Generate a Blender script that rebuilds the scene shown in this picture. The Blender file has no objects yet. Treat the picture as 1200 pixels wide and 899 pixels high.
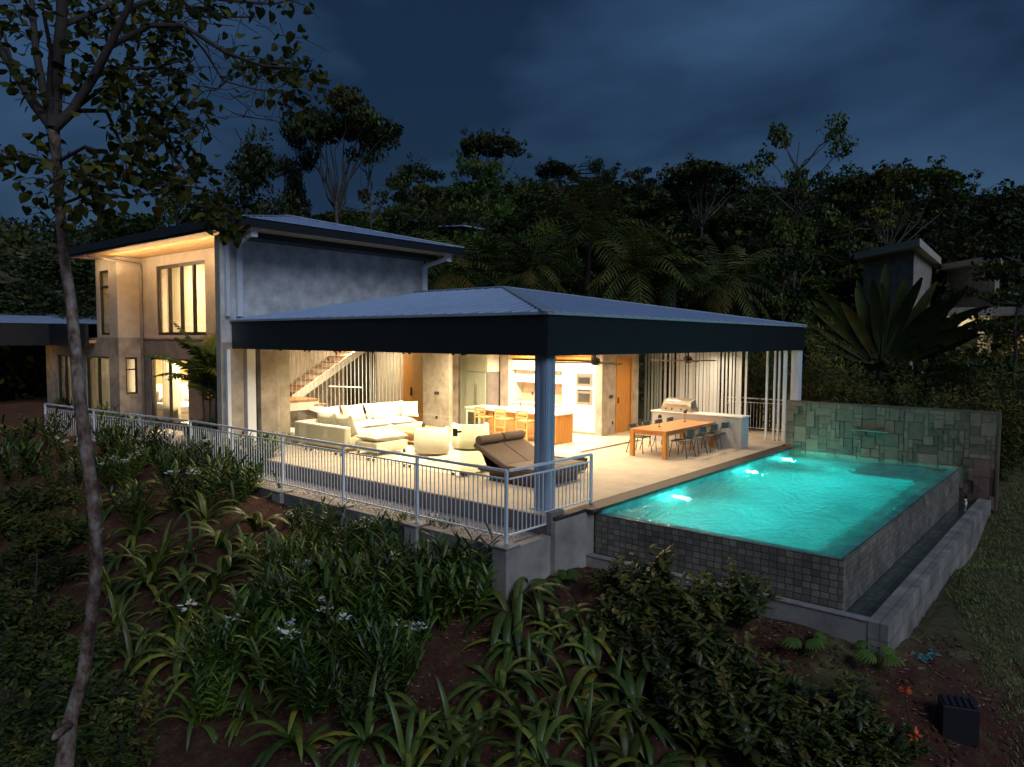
import bpy, math, random
import numpy as np
from mathutils import Vector, Matrix
S = bpy.context.scene
COL = S.collection
R = math.radians
# ------------------------------------------------------------------ camera
F, YAW, PITCH, ROLL, CAMZ = 845.636, 0.698068, 0.0603123, 0.0055067, 3.1
cy_, sy_, cp_, sp_ = math.cos(YAW), math.sin(YAW), math.cos(PITCH), math.sin(PITCH)
fwd = Vector((cy_*cp_, sy_*cp_, -sp_))
rt = fwd.cross(Vector((0, 0, 1))).normalized(); up = rt.cross(fwd)
rt2 = math.cos(ROLL)*rt + math.sin(ROLL)*up; up2 = -math.sin(ROLL)*rt + math.cos(ROLL)*up
cam = bpy.data.cameras.new('camera'); cam.sensor_width = 36; cam.lens = F/1200*36
cam.clip_start = .1; cam.clip_end = 3000
camo = bpy.data.objects.new('camera', cam); COL.objects.link(camo)
mw = Matrix.Identity(4)
for i in range(3):
    mw[i][0] = rt2[i]; mw[i][1] = up2[i]; mw[i][2] = -fwd[i]
mw[2][3] = CAMZ
camo.matrix_world = mw
S.camera = camo
# ------------------------------------------------------------------ world, light, exposure
SUN_EL, SUN_ROT = 4.0, 235.0
w = bpy.data.worlds.new('World'); S.world = w; w.use_nodes = True
nt = w.node_tree; nt.nodes.clear()
def nn(t, **k):
    n = nt.nodes.new(t)
    for a, b in k.items(): setattr(n, a, b)
    return n
out = nn('ShaderNodeOutputWorld'); bg = nn('ShaderNodeBackground')
sky = nn('ShaderNodeTexSky', sky_type='NISHITA'); sky.sun_disc = False
sky.sun_elevation = R(SUN_EL); sky.sun_rotation = R(SUN_ROT); sky.air_density = 1.2; sky.dust_density = .6; sky.ozone_density = 4
tc = nn('ShaderNodeTexCoord'); mp = nn('ShaderNodeMapping'); mp.inputs['Scale'].default_value = (1, 1, 2.4)
nz = nn('ShaderNodeTexNoise'); nz.inputs['Scale'].default_value = 2.3; nz.inputs['Detail'].default_value = 4; nz.inputs['Roughness'].default_value = .5
nz.inputs['Distortion'].default_value = .25
cr = nn('ShaderNodeValToRGB')
cr.color_ramp.elements[0].position = .36; cr.color_ramp.elements[0].color = (.30, .33, .36, 1)
cr.color_ramp.elements[1].position = .66; cr.color_ramp.elements[1].color = (1.05, 1.02, 1.0, 1)
tint = nn('ShaderNodeMix', data_type='RGBA', blend_type='MULTIPLY'); tint.inputs[0].default_value = 1
mul = nn('ShaderNodeMix', data_type='RGBA', blend_type='MULTIPLY'); mul.inputs[0].default_value = 1
sat = nn('ShaderNodeMix', data_type='RGBA', blend_type='MIX'); sat.inputs[0].default_value = .86
sat.inputs[7].default_value = (.20, .44, .98, 1)          # evening overcast: an even deep blue
L = nt.links.new
L(tc.outputs['Generated'], mp.inputs[0]); L(mp.outputs[0], nz.inputs[0]); L(nz.outputs[0], cr.inputs[0])
L(sky.outputs[0], sat.inputs[6]); L(sat.outputs[2], mul.inputs[6]); L(cr.outputs[0], mul.inputs[7])
L(mul.outputs[2], bg.inputs[0]); L(bg.outputs[0], out.inputs[0])
bg.inputs[1].default_value = .15
sun = bpy.data.lights.new('dusk_sky_light', 'SUN'); sun.energy = 1.25; sun.angle = R(34); sun.color = (.66, .78, 1.0)
suno = bpy.data.objects.new('dusk_sky_light', sun); COL.objects.link(suno)
suno.rotation_euler = Vector((.30, .76, -.62)).to_track_quat('-Z', 'Y').to_euler()
vs = S.view_settings; vs.view_transform = 'Standard'; vs.look = 'None'; vs.exposure = 0; vs.gamma = 1; vs.use_curve_mapping = False
c = S.cycles
c.max_bounces = 8; c.diffuse_bounces = 4; c.glossy_bounces = 4; c.transmission_bounces = 6; c.transparent_max_bounces = 12
c.caustics_reflective = False; c.caustics_refractive = True; c.sample_clamp_indirect = 4; c.blur_glossy = .5
c.use_adaptive_sampling = True; c.adaptive_threshold = .015
try:
    c.use_denoising = True; c.denoiser = 'OPENIMAGEDENOISE'
except Exception: pass

# ------------------------------------------------------------------ materials
MAT = {}
def new_mat(name):
    m = bpy.data.materials.new(name); m.use_nodes = True
    t = m.node_tree; t.nodes.clear()
    o = t.nodes.new('ShaderNodeOutputMaterial'); b = t.nodes.new('ShaderNodeBsdfPrincipled')
    t.links.new(b.outputs[0], o.inputs[0]); MAT[name] = m
    return m, t, b, o
def mat(name, col, rough=.6, metal=0, var=.15, scale=4, bump=0, bscale=30, stretch=(1, 1, 1), spec=.5, coat=0, transl=0, emit=None, es=0, attr=None, objvar=0, noise_detail=6):
    m, t, b, o = new_mat(name)
    tc = t.nodes.new('ShaderNodeTexCoord'); mp = t.nodes.new('ShaderNodeMapping'); mp.inputs['Scale'].default_value = stretch
    t.links.new(tc.outputs['Object'], mp.inputs[0])
    n = t.nodes.new('ShaderNodeTexNoise'); n.inputs['Scale'].default_value = scale; n.inputs['Detail'].default_value = noise_detail; n.inputs['Roughness'].default_value = .62
    t.links.new(mp.outputs[0], n.inputs[0])
    r = t.nodes.new('ShaderNodeMapRange'); r.inputs[1].default_value = .25; r.inputs[2].default_value = .75
    r.inputs[3].default_value = 1-var; r.inputs[4].default_value = 1+var
    t.links.new(n.outputs[0], r.inputs[0])
    mx = t.nodes.new('ShaderNodeVectorMath'); mx.operation = 'SCALE'; mx.inputs[0].default_value = col
    t.links.new(r.outputs[0], mx.inputs['Scale'])
    last = mx.outputs[0]
    if attr:
        at = t.nodes.new('ShaderNodeAttribute'); at.attribute_name = 'rnd'
        m2 = t.nodes.new('ShaderNodeMapRange'); m2.inputs[3].default_value = 1-attr; m2.inputs[4].default_value = 1+attr
        t.links.new(at.outputs['Fac'], m2.inputs[0])
        s2 = t.nodes.new('ShaderNodeVectorMath'); s2.operation = 'SCALE'; t.links.new(last, s2.inputs[0]); t.links.new(m2.outputs[0], s2.inputs['Scale']); last = s2.outputs[0]
    if attr and name.startswith('leaf'):            # older leaves turn yellow, a few brown
        rp_ = t.nodes.new('ShaderNodeValToRGB'); e = rp_.color_ramp.elements; e[0].position = .0; e[0].color = (.85, 1, 1, 1); e[1].position = .55; e[1].color = (1, 1, 1, 1)
        a1 = e.new(.86); a1.color = (1.3, 1.1, .9, 1); a2 = e.new(.985); a2.color = (1.5, 1.15, .85, 1); a3 = e.new(.995); a3.color = (1.7, .75, .6, 1)
        t.links.new(at.outputs['Fac'], rp_.inputs[0]); v2 = t.nodes.new('ShaderNodeVectorMath'); v2.operation = 'MULTIPLY'; t.links.new(last, v2.inputs[0]); t.links.new(rp_.outputs[0], v2.inputs[1]); last = v2.outputs[0]
    if objvar:
        oi = t.nodes.new('ShaderNodeObjectInfo'); m3 = t.nodes.new('ShaderNodeMapRange'); m3.inputs[3].default_value = 1-objvar; m3.inputs[4].default_value = 1+objvar
        t.links.new(oi.outputs['Random'], m3.inputs[0])
        s3 = t.nodes.new('ShaderNodeVectorMath'); s3.operation = 'SCALE'; t.links.new(last, s3.inputs[0]); t.links.new(m3.outputs[0], s3.inputs['Scale']); last = s3.outputs[0]
    t.links.new(last, b.inputs['Base Color'])
    b.inputs['Roughness'].default_value = rough; b.inputs['Metallic'].default_value = metal
    b.inputs['Specular IOR Level'].default_value = spec; b.inputs['Coat Weight'].default_value = coat
    if emit: b.inputs['Emission Color'].default_value = (*emit, 1); b.inputs['Emission Strength'].default_value = es
    if bump:
        n2 = t.nodes.new('ShaderNodeTexNoise'); n2.inputs['Scale'].default_value = bscale; n2.inputs['Detail'].default_value = 4
        t.links.new(mp.outputs[0], n2.inputs[0])
        bp = t.nodes.new('ShaderNodeBump'); bp.inputs['Strength'].default_value = bump; bp.inputs['Distance'].default_value = .02
        t.links.new(n2.outputs[0], bp.inputs['Height']); t.links.new(bp.outputs[0], b.inputs['Normal'])
    if transl:
        tr = t.nodes.new('ShaderNodeBsdfTranslucent'); mxs = t.nodes.new('ShaderNodeMixShader'); mxs.inputs[0].default_value = transl
        t.links.new(last, tr.inputs[0]); t.links.new(b.outputs[0], mxs.inputs[1]); t.links.new(tr.outputs[0], mxs.inputs[2]); t.links.new(mxs.outputs[0], o.inputs[0])
    return m
mat('concrete_light', (.33, .28, .225), .8, var=.45, scale=2.6, bump=.25, bscale=14)
mat('concrete_grey', (.34, .295, .25), .85, var=.4, scale=1.7, bump=.3, bscale=12)
mat('concrete_dark', (.19, .165, .15), .85, var=.35, scale=2, bump=.3, bscale=12)
mat('plaster_warm', (.50, .43, .34), .8, var=.2, scale=2.5, bump=.15, bscale=25)
mat('polished_concrete', (.44, .35, .25), .7, var=.2, scale=1.9, bump=.1, bscale=10)
mat('floor_tile', (.55, .46, .35), .42, var=.16, scale=1.3, stretch=(1, .35, 1))
mat('white_paint', (.78, .75, .69), .5, var=.03)
mat('white_steel', (.74, .76, .78), .4, var=.04)
mat('pale_steel', (.74, .77, .80), .38, metal=.0, var=.06)
mat('fascia_black', (.013, .015, .019), .42, var=.35, scale=18, bump=.12, bscale=90)
mat('side_render', (.62, .59, .56), .85, var=.38, scale=2.4, bump=.3, bscale=14)
mat('roof_metal', (.42, .51, .66), .42, metal=.15, var=.1, scale=1.2, stretch=(1, 1, 1))
mat('gutter_metal', (.42, .47, .52), .4, metal=.3, var=.08)
mat('column_blue', (.30, .37, .48), .4, var=.05)
mat('dark_frame', (.028, .022, .018), .4, var=.1)
mat('wood_soffit', (.62, .38, .16), .5, var=.38, scale=1.6, stretch=(9, .8, 3), bump=.15, bscale=10)
mat('wood_door', (.46, .20, .035), .42, var=.25, scale=3, stretch=(8, 8, .7))
mat('wood_table', (.44, .165, .04), .42, var=.3, scale=3, stretch=(.8, 8, 8))
mat('wood_stool', (.62, .36, .13), .5, var=.2, scale=4)
mat('wood_dark', (.10, .055, .03), .5, var=.3, scale=4, stretch=(1, 8, 8))
mat('wood_deck', (.085, .05, .033), .6, var=.35, scale=4, stretch=(1, 12, 1))
mat('wood_tread', (.42, .19, .06), .45, var=.2, scale=3)
mat('coping_wood', (.055, .034, .026), .55, var=.3, scale=4, stretch=(.5, 10, 1))
mat('cream_fabric', (.72, .66, .55), .9, var=.06, scale=6, bump=.3, bscale=8)
mat('white_fabric', (.80, .78, .74), .9, var=.04, bump=.25, bscale=6)
mat('taupe_fabric', (.17, .12, .088), .9, var=.08, scale=10, bump=.2, bscale=120)
mat('curtain', (.70, .63, .50), .9, var=.05, transl=.55)
mat('rug', (.60, .54, .44), .95, var=.1, scale=20)
mat('steel', (.5, .47, .42), .3, metal=.9, var=.05)
mat('black_glass', (.03, .028, .025), .12, var=.0)
mat('black_metal', (.02, .02, .022), .45, var=.1)
mat('chair_grey', (.065, .072, .068), .5, var=.1)
mat('quartz_white', (.78, .75, .70), .3, var=.04)
mat('bbq_panel', (.40, .38, .36), .6, var=.1)
mat('cabinet_white', (.72, .68, .58), .45, var=.02)
mat('fridge_green', (.62, .60, .53), .3, var=.03)
mat('backsplash', (.50, .36, .24), .4, var=.1)
mat('headboard', (.42, .24, .10), .6, var=.2)
mat('gravel', (.28, .24, .22), .9, var=.55, scale=22, bump=1, bscale=26)
mat('leaf_dark', (.032, .044, .011), .5, var=.5, scale=.6, attr=.55, objvar=.4, transl=.15, spec=.3)
mat('leaf_mid', (.046, .070, .013), .5, var=.45, scale=.7, attr=.5, objvar=.35, transl=.2, spec=.3)
mat('leaf_bright', (.085, .15, .02), .55, var=.35, scale=.7, attr=.45, objvar=.3, transl=.25, spec=.3)
mat('leaf_olive', (.085, .095, .020), .6, var=.35, scale=.8, attr=.45, objvar=.3, transl=.2, spec=.3)
mat('leaf_strap', (.090, .125, .018), .42, spec=.5, var=.25, scale=2, attr=.5, objvar=.3, transl=.2)
mat('leaf_ginger', (.056, .098, .013), .42, spec=.45, var=.4, scale=2, attr=.6, objvar=.35, transl=.2)
mat('leaf_shrub', (.062, .082, .015), .42, spec=.45, var=.35, scale=2, attr=.5, objvar=.3, transl=.2)
mat('leaf_young_tree', (.070, .080, .016), .75, spec=.2, var=.35, scale=2, attr=.5, transl=.3)
mat('petal_white', (.88, .84, .78), .7, var=.05, transl=.3)
mat('petal_orange', (.75, .12, .02), .6, var=.1)
mat('bark_dark', (.05, .035, .028), .9, var=.5, scale=5, stretch=(1, 1, .4), bump=.6, bscale=14, objvar=.3)
mat('bark_pale', (.10, .085, .07), .9, var=.4, scale=5, stretch=(1, 1, .3), bump=.5, bscale=14, objvar=.3)
mat('stone_mosaic', (.20, .125, .09), .75, var=.3, scale=9, bump=.5, bscale=22, attr=.38)
mat('stone_cap', (.27, .25, .225), .7, var=.3, scale=5, bump=.4, bscale=18)
mat('grass_blade', (.15, .175, .045), .6, var=.35, scale=2, attr=.5, transl=.2)
mat('litter', (.20, .115, .08), .9, var=.5, scale=30, attr=.5)
mat('path_stone', (.42, .34, .25), .85, var=.35, scale=3, bump=.4, bscale=12)
mat('soil_clod', (.09, .026, .012), .95, var=.5, scale=8, attr=.5, bump=.5, bscale=60)
mat('teal_cloth', (.04, .18, .15), .8)
# bark of the near tree with pale lichen blotches
def lichen():
    m, t, b, o = new_mat('bark_lichen')
    tc = t.nodes.new('ShaderNodeTexCoord')
    mp = t.nodes.new('ShaderNodeMapping'); mp.inputs['Scale'].default_value = (1, 1, .55); t.links.new(tc.outputs['Object'], mp.inputs[0])
    n1 = t.nodes.new('ShaderNodeTexNoise'); n1.inputs['Scale'].default_value = 7; n1.inputs['Detail'].default_value = 8; n1.inputs['Roughness'].default_value = .7
    t.links.new(mp.outputs[0], n1.inputs[0])
    r = t.nodes.new('ShaderNodeValToRGB'); e = r.color_ramp.elements
    e[0].position = .40; e[0].color = (.06, .034, .025, 1); e[1].position = .54; e[1].color = (.24, .155, .115, 1)
    x = e.new(.62); x.color = (.30, .27, .23, 1)
    t.links.new(n1.outputs[0], r.inputs[0]); t.links.new(r.outputs[0], b.inputs['Base Color']); b.inputs['Roughness'].default_value = .9
    n2 = t.nodes.new('ShaderNodeTexNoise'); n2.inputs['Scale'].default_value = 25; t.links.new(mp.outputs[0], n2.inputs[0])
    bp = t.nodes.new('ShaderNodeBump'); bp.inputs['Strength'].default_value = .8; bp.inputs['Distance'].default_value = .02
    t.links.new(n2.outputs[0], bp.inputs['Height']); t.links.new(bp.outputs[0], b.inputs['Normal'])
lichen()
# tiles: brick texture on the face plane chosen by axis
def tile_mat(name, c1, c2, mortar, sx, sy, plane, rough=.5, ms=.02, bump=.4, offset=.5):
    m, t, b, o = new_mat(name)
    tc = t.nodes.new('ShaderNodeTexCoord'); sp = t.nodes.new('ShaderNodeSeparateXYZ'); cb = t.nodes.new('ShaderNodeCombineXYZ')
    t.links.new(tc.outputs['Object'], sp.inputs[0])
    if plane != 'auto': t.links.new(sp.outputs[plane[0]], cb.inputs[0]); t.links.new(sp.outputs[plane[1]], cb.inputs[1])
    else:
        ge = t.nodes.new('ShaderNodeNewGeometry'); gn = t.nodes.new('ShaderNodeSeparateXYZ'); t.links.new(ge.outputs['Normal'], gn.inputs[0])
        def isax(i):
            a = t.nodes.new('ShaderNodeMath'); a.operation = 'ABSOLUTE'; t.links.new(gn.outputs[i], a.inputs[0])
            g = t.nodes.new('ShaderNodeMath'); g.operation = 'GREATER_THAN'; g.inputs[1].default_value = .7; t.links.new(a.outputs[0], g.inputs[0]); return g
        def pick(f, a, b2):
            m2 = t.nodes.new('ShaderNodeMix'); t.links.new(f.outputs[0], m2.inputs[0]); t.links.new(a, m2.inputs[2]); t.links.new(b2, m2.inputs[3]); return m2.outputs[0]
        fx, fz = isax(0), isax(2)
        t.links.new(pick(fx, sp.outputs[0], sp.outputs[1]), cb.inputs[0]); t.links.new(pick(fz, sp.outputs[2], sp.outputs[1]), cb.inputs[1])
    br = t.nodes.new('ShaderNodeTexBrick'); br.offset = offset; br.squash = 1
    br.inputs['Color1'].default_value = (*c1, 1); br.inputs['Color2'].default_value = (*c2, 1); br.inputs['Mortar'].default_value = (*mortar, 1)
    br.inputs['Scale'].default_value = 1; br.inputs['Mortar Size'].default_value = ms*sx; br.inputs['Brick Width'].default_value = sx; br.inputs['Row Height'].default_value = sy
    t.links.new(cb.outputs[0], br.inputs[0])
    n = t.nodes.new('ShaderNodeTexNoise'); n.inputs['Scale'].default_value = 2.2; n.inputs['Detail'].default_value = 8; t.links.new(tc.outputs['Object'], n.inputs[0])
    r = t.nodes.new('ShaderNodeMapRange'); r.inputs[1].default_value = .3; r.inputs[2].default_value = .7; r.inputs[3].default_value = .62; r.inputs[4].default_value = 1.35; t.links.new(n.outputs[0], r.inputs[0])
    s = t.nodes.new('ShaderNodeVectorMath'); s.operation = 'SCALE'; t.links.new(br.outputs[0], s.inputs[0]); t.links.new(r.outputs[0], s.inputs['Scale'])
    t.links.new(s.outputs[0], b.inputs['Base Color']); b.inputs['Roughness'].default_value = rough
    bp = t.nodes.new('ShaderNodeBump'); bp.inputs['Strength'].default_value = bump; bp.inputs['Distance'].default_value = .01; bp.invert = True
    t.links.new(br.outputs['Fac'], bp.inputs['Height']); t.links.new(bp.outputs[0], b.inputs['Normal'])
tile_mat('pool_wall_tile', (.30, .25, .19), (.14, .122, .095), (.06, .053, .043), .13, .105, 'auto', .6, ms=.06, offset=.12)
tile_mat('pool_side_tile', (.26, .225, .175), (.14, .125, .10), (.065, .058, .047), .13, .105, 'auto', .6, ms=.04, offset=.35)
tile_mat('pool_floor_tile', (.14, .58, .53), (.09, .45, .43), (.06, .33, .33), .3, .3, (0, 1), .6, bump=.1)
tile_mat('pool_lining_tile', (.20, .46, .45), (.10, .30, .33), (.1, .25, .25), .15, .15, (0, 2), .5, bump=.1)
tile_mat('rim_tile', (.30, .27, .225), (.245, .22, .185), (.18, .16, .135), .3, .3, 'auto', .6, ms=.04)
tile_mat('floor_slabs', (.50, .44, .33), (.46, .40, .30), (.33, .28, .21), 1.2, .6, (0, 1), .4, ms=.006, bump=.1)
def glass_mat(name, tintc, refl_rough=0):
    m, t, b, o = new_mat(name)
    b.inputs['Base Color'].default_value = (*tintc, 1)
    tr = t.nodes.new('ShaderNodeBsdfTransparent'); tr.inputs[0].default_value = (*tintc, 1)
    gl = t.nodes.new('ShaderNodeBsdfGlossy'); gl.inputs['Roughness'].default_value = refl_rough
    fr = t.nodes.new('ShaderNodeFresnel'); ge = t.nodes.new('ShaderNodeNewGeometry'); mr = t.nodes.new('ShaderNodeMapRange')
    mr.inputs[3].default_value = 1.45; mr.inputs[4].default_value = 1/1.45; t.links.new(ge.outputs['Backfacing'], mr.inputs[0]); t.links.new(mr.outputs[0], fr.inputs[0])
    mx = t.nodes.new('ShaderNodeMixShader'); t.links.new(fr.outputs[0], mx.inputs[0]); t.links.new(tr.outputs[0], mx.inputs[1]); t.links.new(gl.outputs[0], mx.inputs[2])
    t.links.new(mx.outputs[0], o.inputs[0])
glass_mat('clear_glass', (.95, .97, .93)); glass_mat('green_glass', (.96, .98, .955)); glass_mat('water_sheet', (.97, 1, 1), .1)
def water(name, tint, sc, strength):
    m, t, b, o = new_mat(name)
    b.inputs['Base Color'].default_value = (*tint, 1); b.inputs['Transmission Weight'].default_value = 1; b.inputs['IOR'].default_value = 1.33; b.inputs['Roughness'].default_value = .02
    tc = t.nodes.new('ShaderNodeTexCoord'); mp = t.nodes.new('ShaderNodeMapping'); mp.inputs['Scale'].default_value = (1, 1.6, 1); t.links.new(tc.outputs['Object'], mp.inputs[0])
    n1 = t.nodes.new('ShaderNodeTexNoise'); n1.inputs['Scale'].default_value = sc; n1.inputs['Detail'].default_value = 3; n1.inputs['Distortion'].default_value = .6; t.links.new(mp.outputs[0], n1.inputs[0])
    n2 = t.nodes.new('ShaderNodeTexNoise'); n2.inputs['Scale'].default_value = sc*4; n2.inputs['Detail'].default_value = 2; t.links.new(mp.outputs[0], n2.inputs[0])
    ad = t.nodes.new('ShaderNodeMath'); ad.operation = 'MULTIPLY_ADD'; ad.inputs[1].default_value = .2; t.links.new(n2.outputs[0], ad.inputs[0]); t.links.new(n1.outputs[0], ad.inputs[2])
    bp = t.nodes.new('ShaderNodeBump'); bp.inputs['Strength'].default_value = strength; bp.inputs['Distance'].default_value = .06
    t.links.new(ad.outputs[0], bp.inputs['Height']); t.links.new(bp.outputs[0], b.inputs['Normal'])
water('pool_water', (.6, .98, 1), 3.8, 1.0); water('basin_water', (.55, .85, .75), 3, .15)
def ground_mat():
    m, t, b, o = new_mat('ground_soil')
    tc = t.nodes.new('ShaderNodeTexCoord')
    def noise(s, d=6, ro=.6):
        n = t.nodes.new('ShaderNodeTexNoise'); n.inputs['Scale'].default_value = s; n.inputs['Detail'].default_value = d; n.inputs['Roughness'].default_value = ro; t.links.new(tc.outputs['Object'], n.inputs[0]); return n
    a, b1, c1 = noise(.35), noise(3, 8, .7), noise(14, 8, .75)
    r = t.nodes.new('ShaderNodeValToRGB'); e = r.color_ramp.elements
    e[0].position = .32; e[0].color = (.020, .006, .003, 1); e[1].position = .70; e[1].color = (.15, .034, .012, 1)
    t.links.new(c1.outputs[0], r.inputs[0])
    g = t.nodes.new('ShaderNodeValToRGB'); e = g.color_ramp.elements
    e[0].position = .35; e[0].color = (.05, .042, .015, 1); e[1].position = .7; e[1].color = (.19, .165, .05, 1)
    t.links.new(b1.outputs[0], g.inputs[0])
    at = t.nodes.new('ShaderNodeAttribute'); at.attribute_name = 'grass'
    ad = t.nodes.new('ShaderNodeMath'); ad.operation = 'ADD'; t.links.new(at.outputs['Fac'], ad.inputs[0])
    m2 = t.nodes.new('ShaderNodeMapRange'); m2.inputs[1].default_value = .35; m2.inputs[2].default_value = .65; m2.inputs[3].default_value = -.35; m2.inputs[4].default_value = .35; t.links.new(b1.outputs[0], m2.inputs[0]); t.links.new(m2.outputs[0], ad.inputs[1])
    cl = t.nodes.new('ShaderNodeClamp'); t.links.new(ad.outputs[0], cl.inputs[0])
    mx = t.nodes.new('ShaderNodeMix'); mx.data_type = 'RGBA'; t.links.new(cl.outputs[0], mx.inputs[0]); t.links.new(r.outputs[0], mx.inputs[6]); t.links.new(g.outputs[0], mx.inputs[7])
    t.links.new(mx.outputs[2], b.inputs['Base Color']); b.inputs['Roughness'].default_value = .95
    bp = t.nodes.new('ShaderNodeBump'); bp.inputs['Strength'].default_value = 1; bp.inputs['Distance'].default_value = .06
    t.links.new(c1.outputs[0], bp.inputs['Height']); t.links.new(bp.outputs[0], b.inputs['Normal'])
ground_mat()

# ------------------------------------------------------------------ builders
def T(name, label, cat, loc=(0, 0, 0), group=None, rz=0):
    o = bpy.data.objects.new(name, None); COL.objects.link(o); o.location = loc; o.rotation_euler = (0, 0, rz)
    o.empty_display_size = .2; o['label'] = label; o['category'] = cat
    if group: o['group'] = group
    return o
def tag(o, label=None, cat=None, group=None, kind=None):
    for k, v in (('label', label), ('category', cat), ('group', group), ('kind', kind)):
        if v: o[k] = v
    return o
def wloc(o):
    v = Vector((0, 0, 0))
    while o is not None: v += o.location; o = o.parent
    return v
class MB:
    def __init__(s): s.v = []; s.f = []; s.r = []; s.cur = None
    def add(s, vs, fs, rnd=None):
        k = len(s.v); s.v += [tuple(p) for p in vs]; s.f += [tuple(i+k for i in f) for f in fs]
        s.r += [random.random() if rnd is None else rnd]*len(fs); return s
    def box(s, x0, y0, z0, x1, y1, z1, rnd=None):
        x0, x1 = sorted((x0, x1)); y0, y1 = sorted((y0, y1)); z0, z1 = sorted((z0, z1))
        return s.add([(x0, y0, z0), (x1, y0, z0), (x1, y1, z0), (x0, y1, z0), (x0, y0, z1), (x1, y0, z1), (x1, y1, z1), (x0, y1, z1)],
              [(0, 3, 2, 1), (4, 5, 6, 7), (0, 1, 5, 4), (1, 2, 6, 5), (2, 3, 7, 6), (3, 0, 4, 7)], rnd)
    def cbox(s, cx, cy, z0, w, d, h): return s.box(cx-w/2, cy-d/2, z0, cx+w/2, cy+d/2, z0+h)
    def beam(s, p, q, w, h, upv=(0, 0, 1)):
        p, q = Vector(p), Vector(q); d = (q-p).normalized(); u = Vector(upv)
        if abs(d.dot(u)) > .98: u = Vector((1, 0, 0))
        a = d.cross(u).normalized()*w/2; b = a.cross(d).normalized()*h/2
        vs = [p-a-b, p+a-b, p+a+b, p-a+b, q-a-b, q+a-b, q+a+b, q-a+b]
        return s.add(vs, [(0, 3, 2, 1), (4, 5, 6, 7), (0, 1, 5, 4), (1, 2, 6, 5), (2, 3, 7, 6), (3, 0, 4, 7)])
    def tube(s, pts, rad, n=8, cap=True):
        pts = [Vector(p) for p in pts]
        if not hasattr(rad, '__len__'): rad = [rad]*len(pts)
        rings = []; k = len(s.v); prev = None
        for i, p in enumerate(pts):
            d = (pts[min(i+1, len(pts)-1)]-pts[max(i-1, 0)]).normalized()
            a = prev if prev is not None else (Vector((1, 0, 0)) if abs(d.z) > .7 else Vector((0, 0, 1)))
            a = (a-d*a.dot(d)).normalized(); prev = a; b = d.cross(a)
            for j in range(n):
                t = 2*math.pi*j/n; s.v.append(tuple(p+(a*math.cos(t)+b*math.sin(t))*rad[i]))
        nf = 0
        for i in range(len(pts)-1):
            for j in range(n):
                s.f.append((k+i*n+j, k+i*n+(j+1) % n, k+(i+1)*n+(j+1) % n, k+(i+1)*n+j)); nf += 1
        if cap:
            s.f.append(tuple(k+j for j in range(n))[::-1]); s.f.append(tuple(k+(len(pts)-1)*n+j for j in range(n))); nf += 2
        s.r += [random.random()]*nf; return s
    def cyl(s, cx, cy, z0, z1, r, n=20, r2=None): return s.tube([(cx, cy, z0), (cx, cy, z1)], [r, r if r2 is None else r2], n)
    def lathe(s, prof, n=20, c=(0, 0, 0)):
        k = len(s.v)
        for r, z in prof:
            for j in range(n):
                t = 2*math.pi*j/n; s.v.append((c[0]+r*math.cos(t), c[1]+r*math.sin(t), c[2]+z))
        nf = 0
        for i in range(len(prof)-1):
            for j in range(n):
                s.f.append((k+i*n+j, k+i*n+(j+1) % n, k+(i+1)*n+(j+1) % n, k+(i+1)*n+j)); nf += 1
        s.r += [random.random()]*nf; return s
    def build(s, name, m, parent=None, smooth=False, bevel=0, segs=2, sub=0):
        off = wloc(parent) if parent is not None else Vector((0, 0, 0))
        me = bpy.data.meshes.new(name); v = np.array(s.v, dtype=float)-np.array(off)
        me.from_pydata(v.tolist(), [], s.f); me.materials.append(MAT[m])
        at = me.attributes.new('rnd', 'FLOAT', 'FACE'); at.data.foreach_set('value', s.r)
        if smooth: me.polygons.foreach_set('use_smooth', [True]*len(me.polygons))
        o = bpy.data.objects.new(name, me); COL.objects.link(o)
        if parent is not None: o.parent = parent
        if sub:
            md = o.modifiers.new('sub', 'SUBSURF'); md.levels = sub; md.render_levels = sub
        if bevel:
            md = o.modifiers.new('bevel', 'BEVEL'); md.width = bevel; md.segments = segs; md.limit_method = 'ANGLE'
        me.update(); return o
def lift(o):
    # gives a single-mesh thing its origin at its own base
    me = o.data; n = len(me.vertices); a = np.empty(n*3); me.vertices.foreach_get('co', a); a = a.reshape(-1, 3)
    c = np.array([a[:, 0].mean(), a[:, 1].mean(), a[:, 2].min()]); me.vertices.foreach_set('co', (a-c).ravel()); o.location = c; me.update(); return o
def dup(root, loc=None, rz=None, scale=None, label=None, cat=None, group=None):
    def cp(o, parent):
        c = o.copy(); COL.objects.link(c)
        if parent is not None: c.parent = parent
        for ch in o.children: cp(ch, c)
        return c
    r = cp(root, None)
    if loc is not None: r.location = loc
    if rz is not None: r.rotation_euler = (r.rotation_euler[0], r.rotation_euler[1], rz)
    if scale is not None: r.scale = (scale,)*3 if not hasattr(scale, '__len__') else scale
    tag(r, label, cat, group); return r
def wall_x(mb, x0, x1, y0, y1, z0, z1, ops=()):
    ys = sorted(set([y0, y1]+[v for o in ops for v in o[:2]]))
    for a, b in zip(ys[:-1], ys[1:]):
        hs = sorted([(o[2], o[3]) for o in ops if o[0] <= a+1e-6 and o[1] >= b-1e-6]); z = z0
        for h0, h1 in hs:
            if h0 > z: mb.box(x0, a, z, x1, b, h0)
            z = h1
        if z < z1: mb.box(x0, a, z, x1, b, z1)
    return mb
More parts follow.
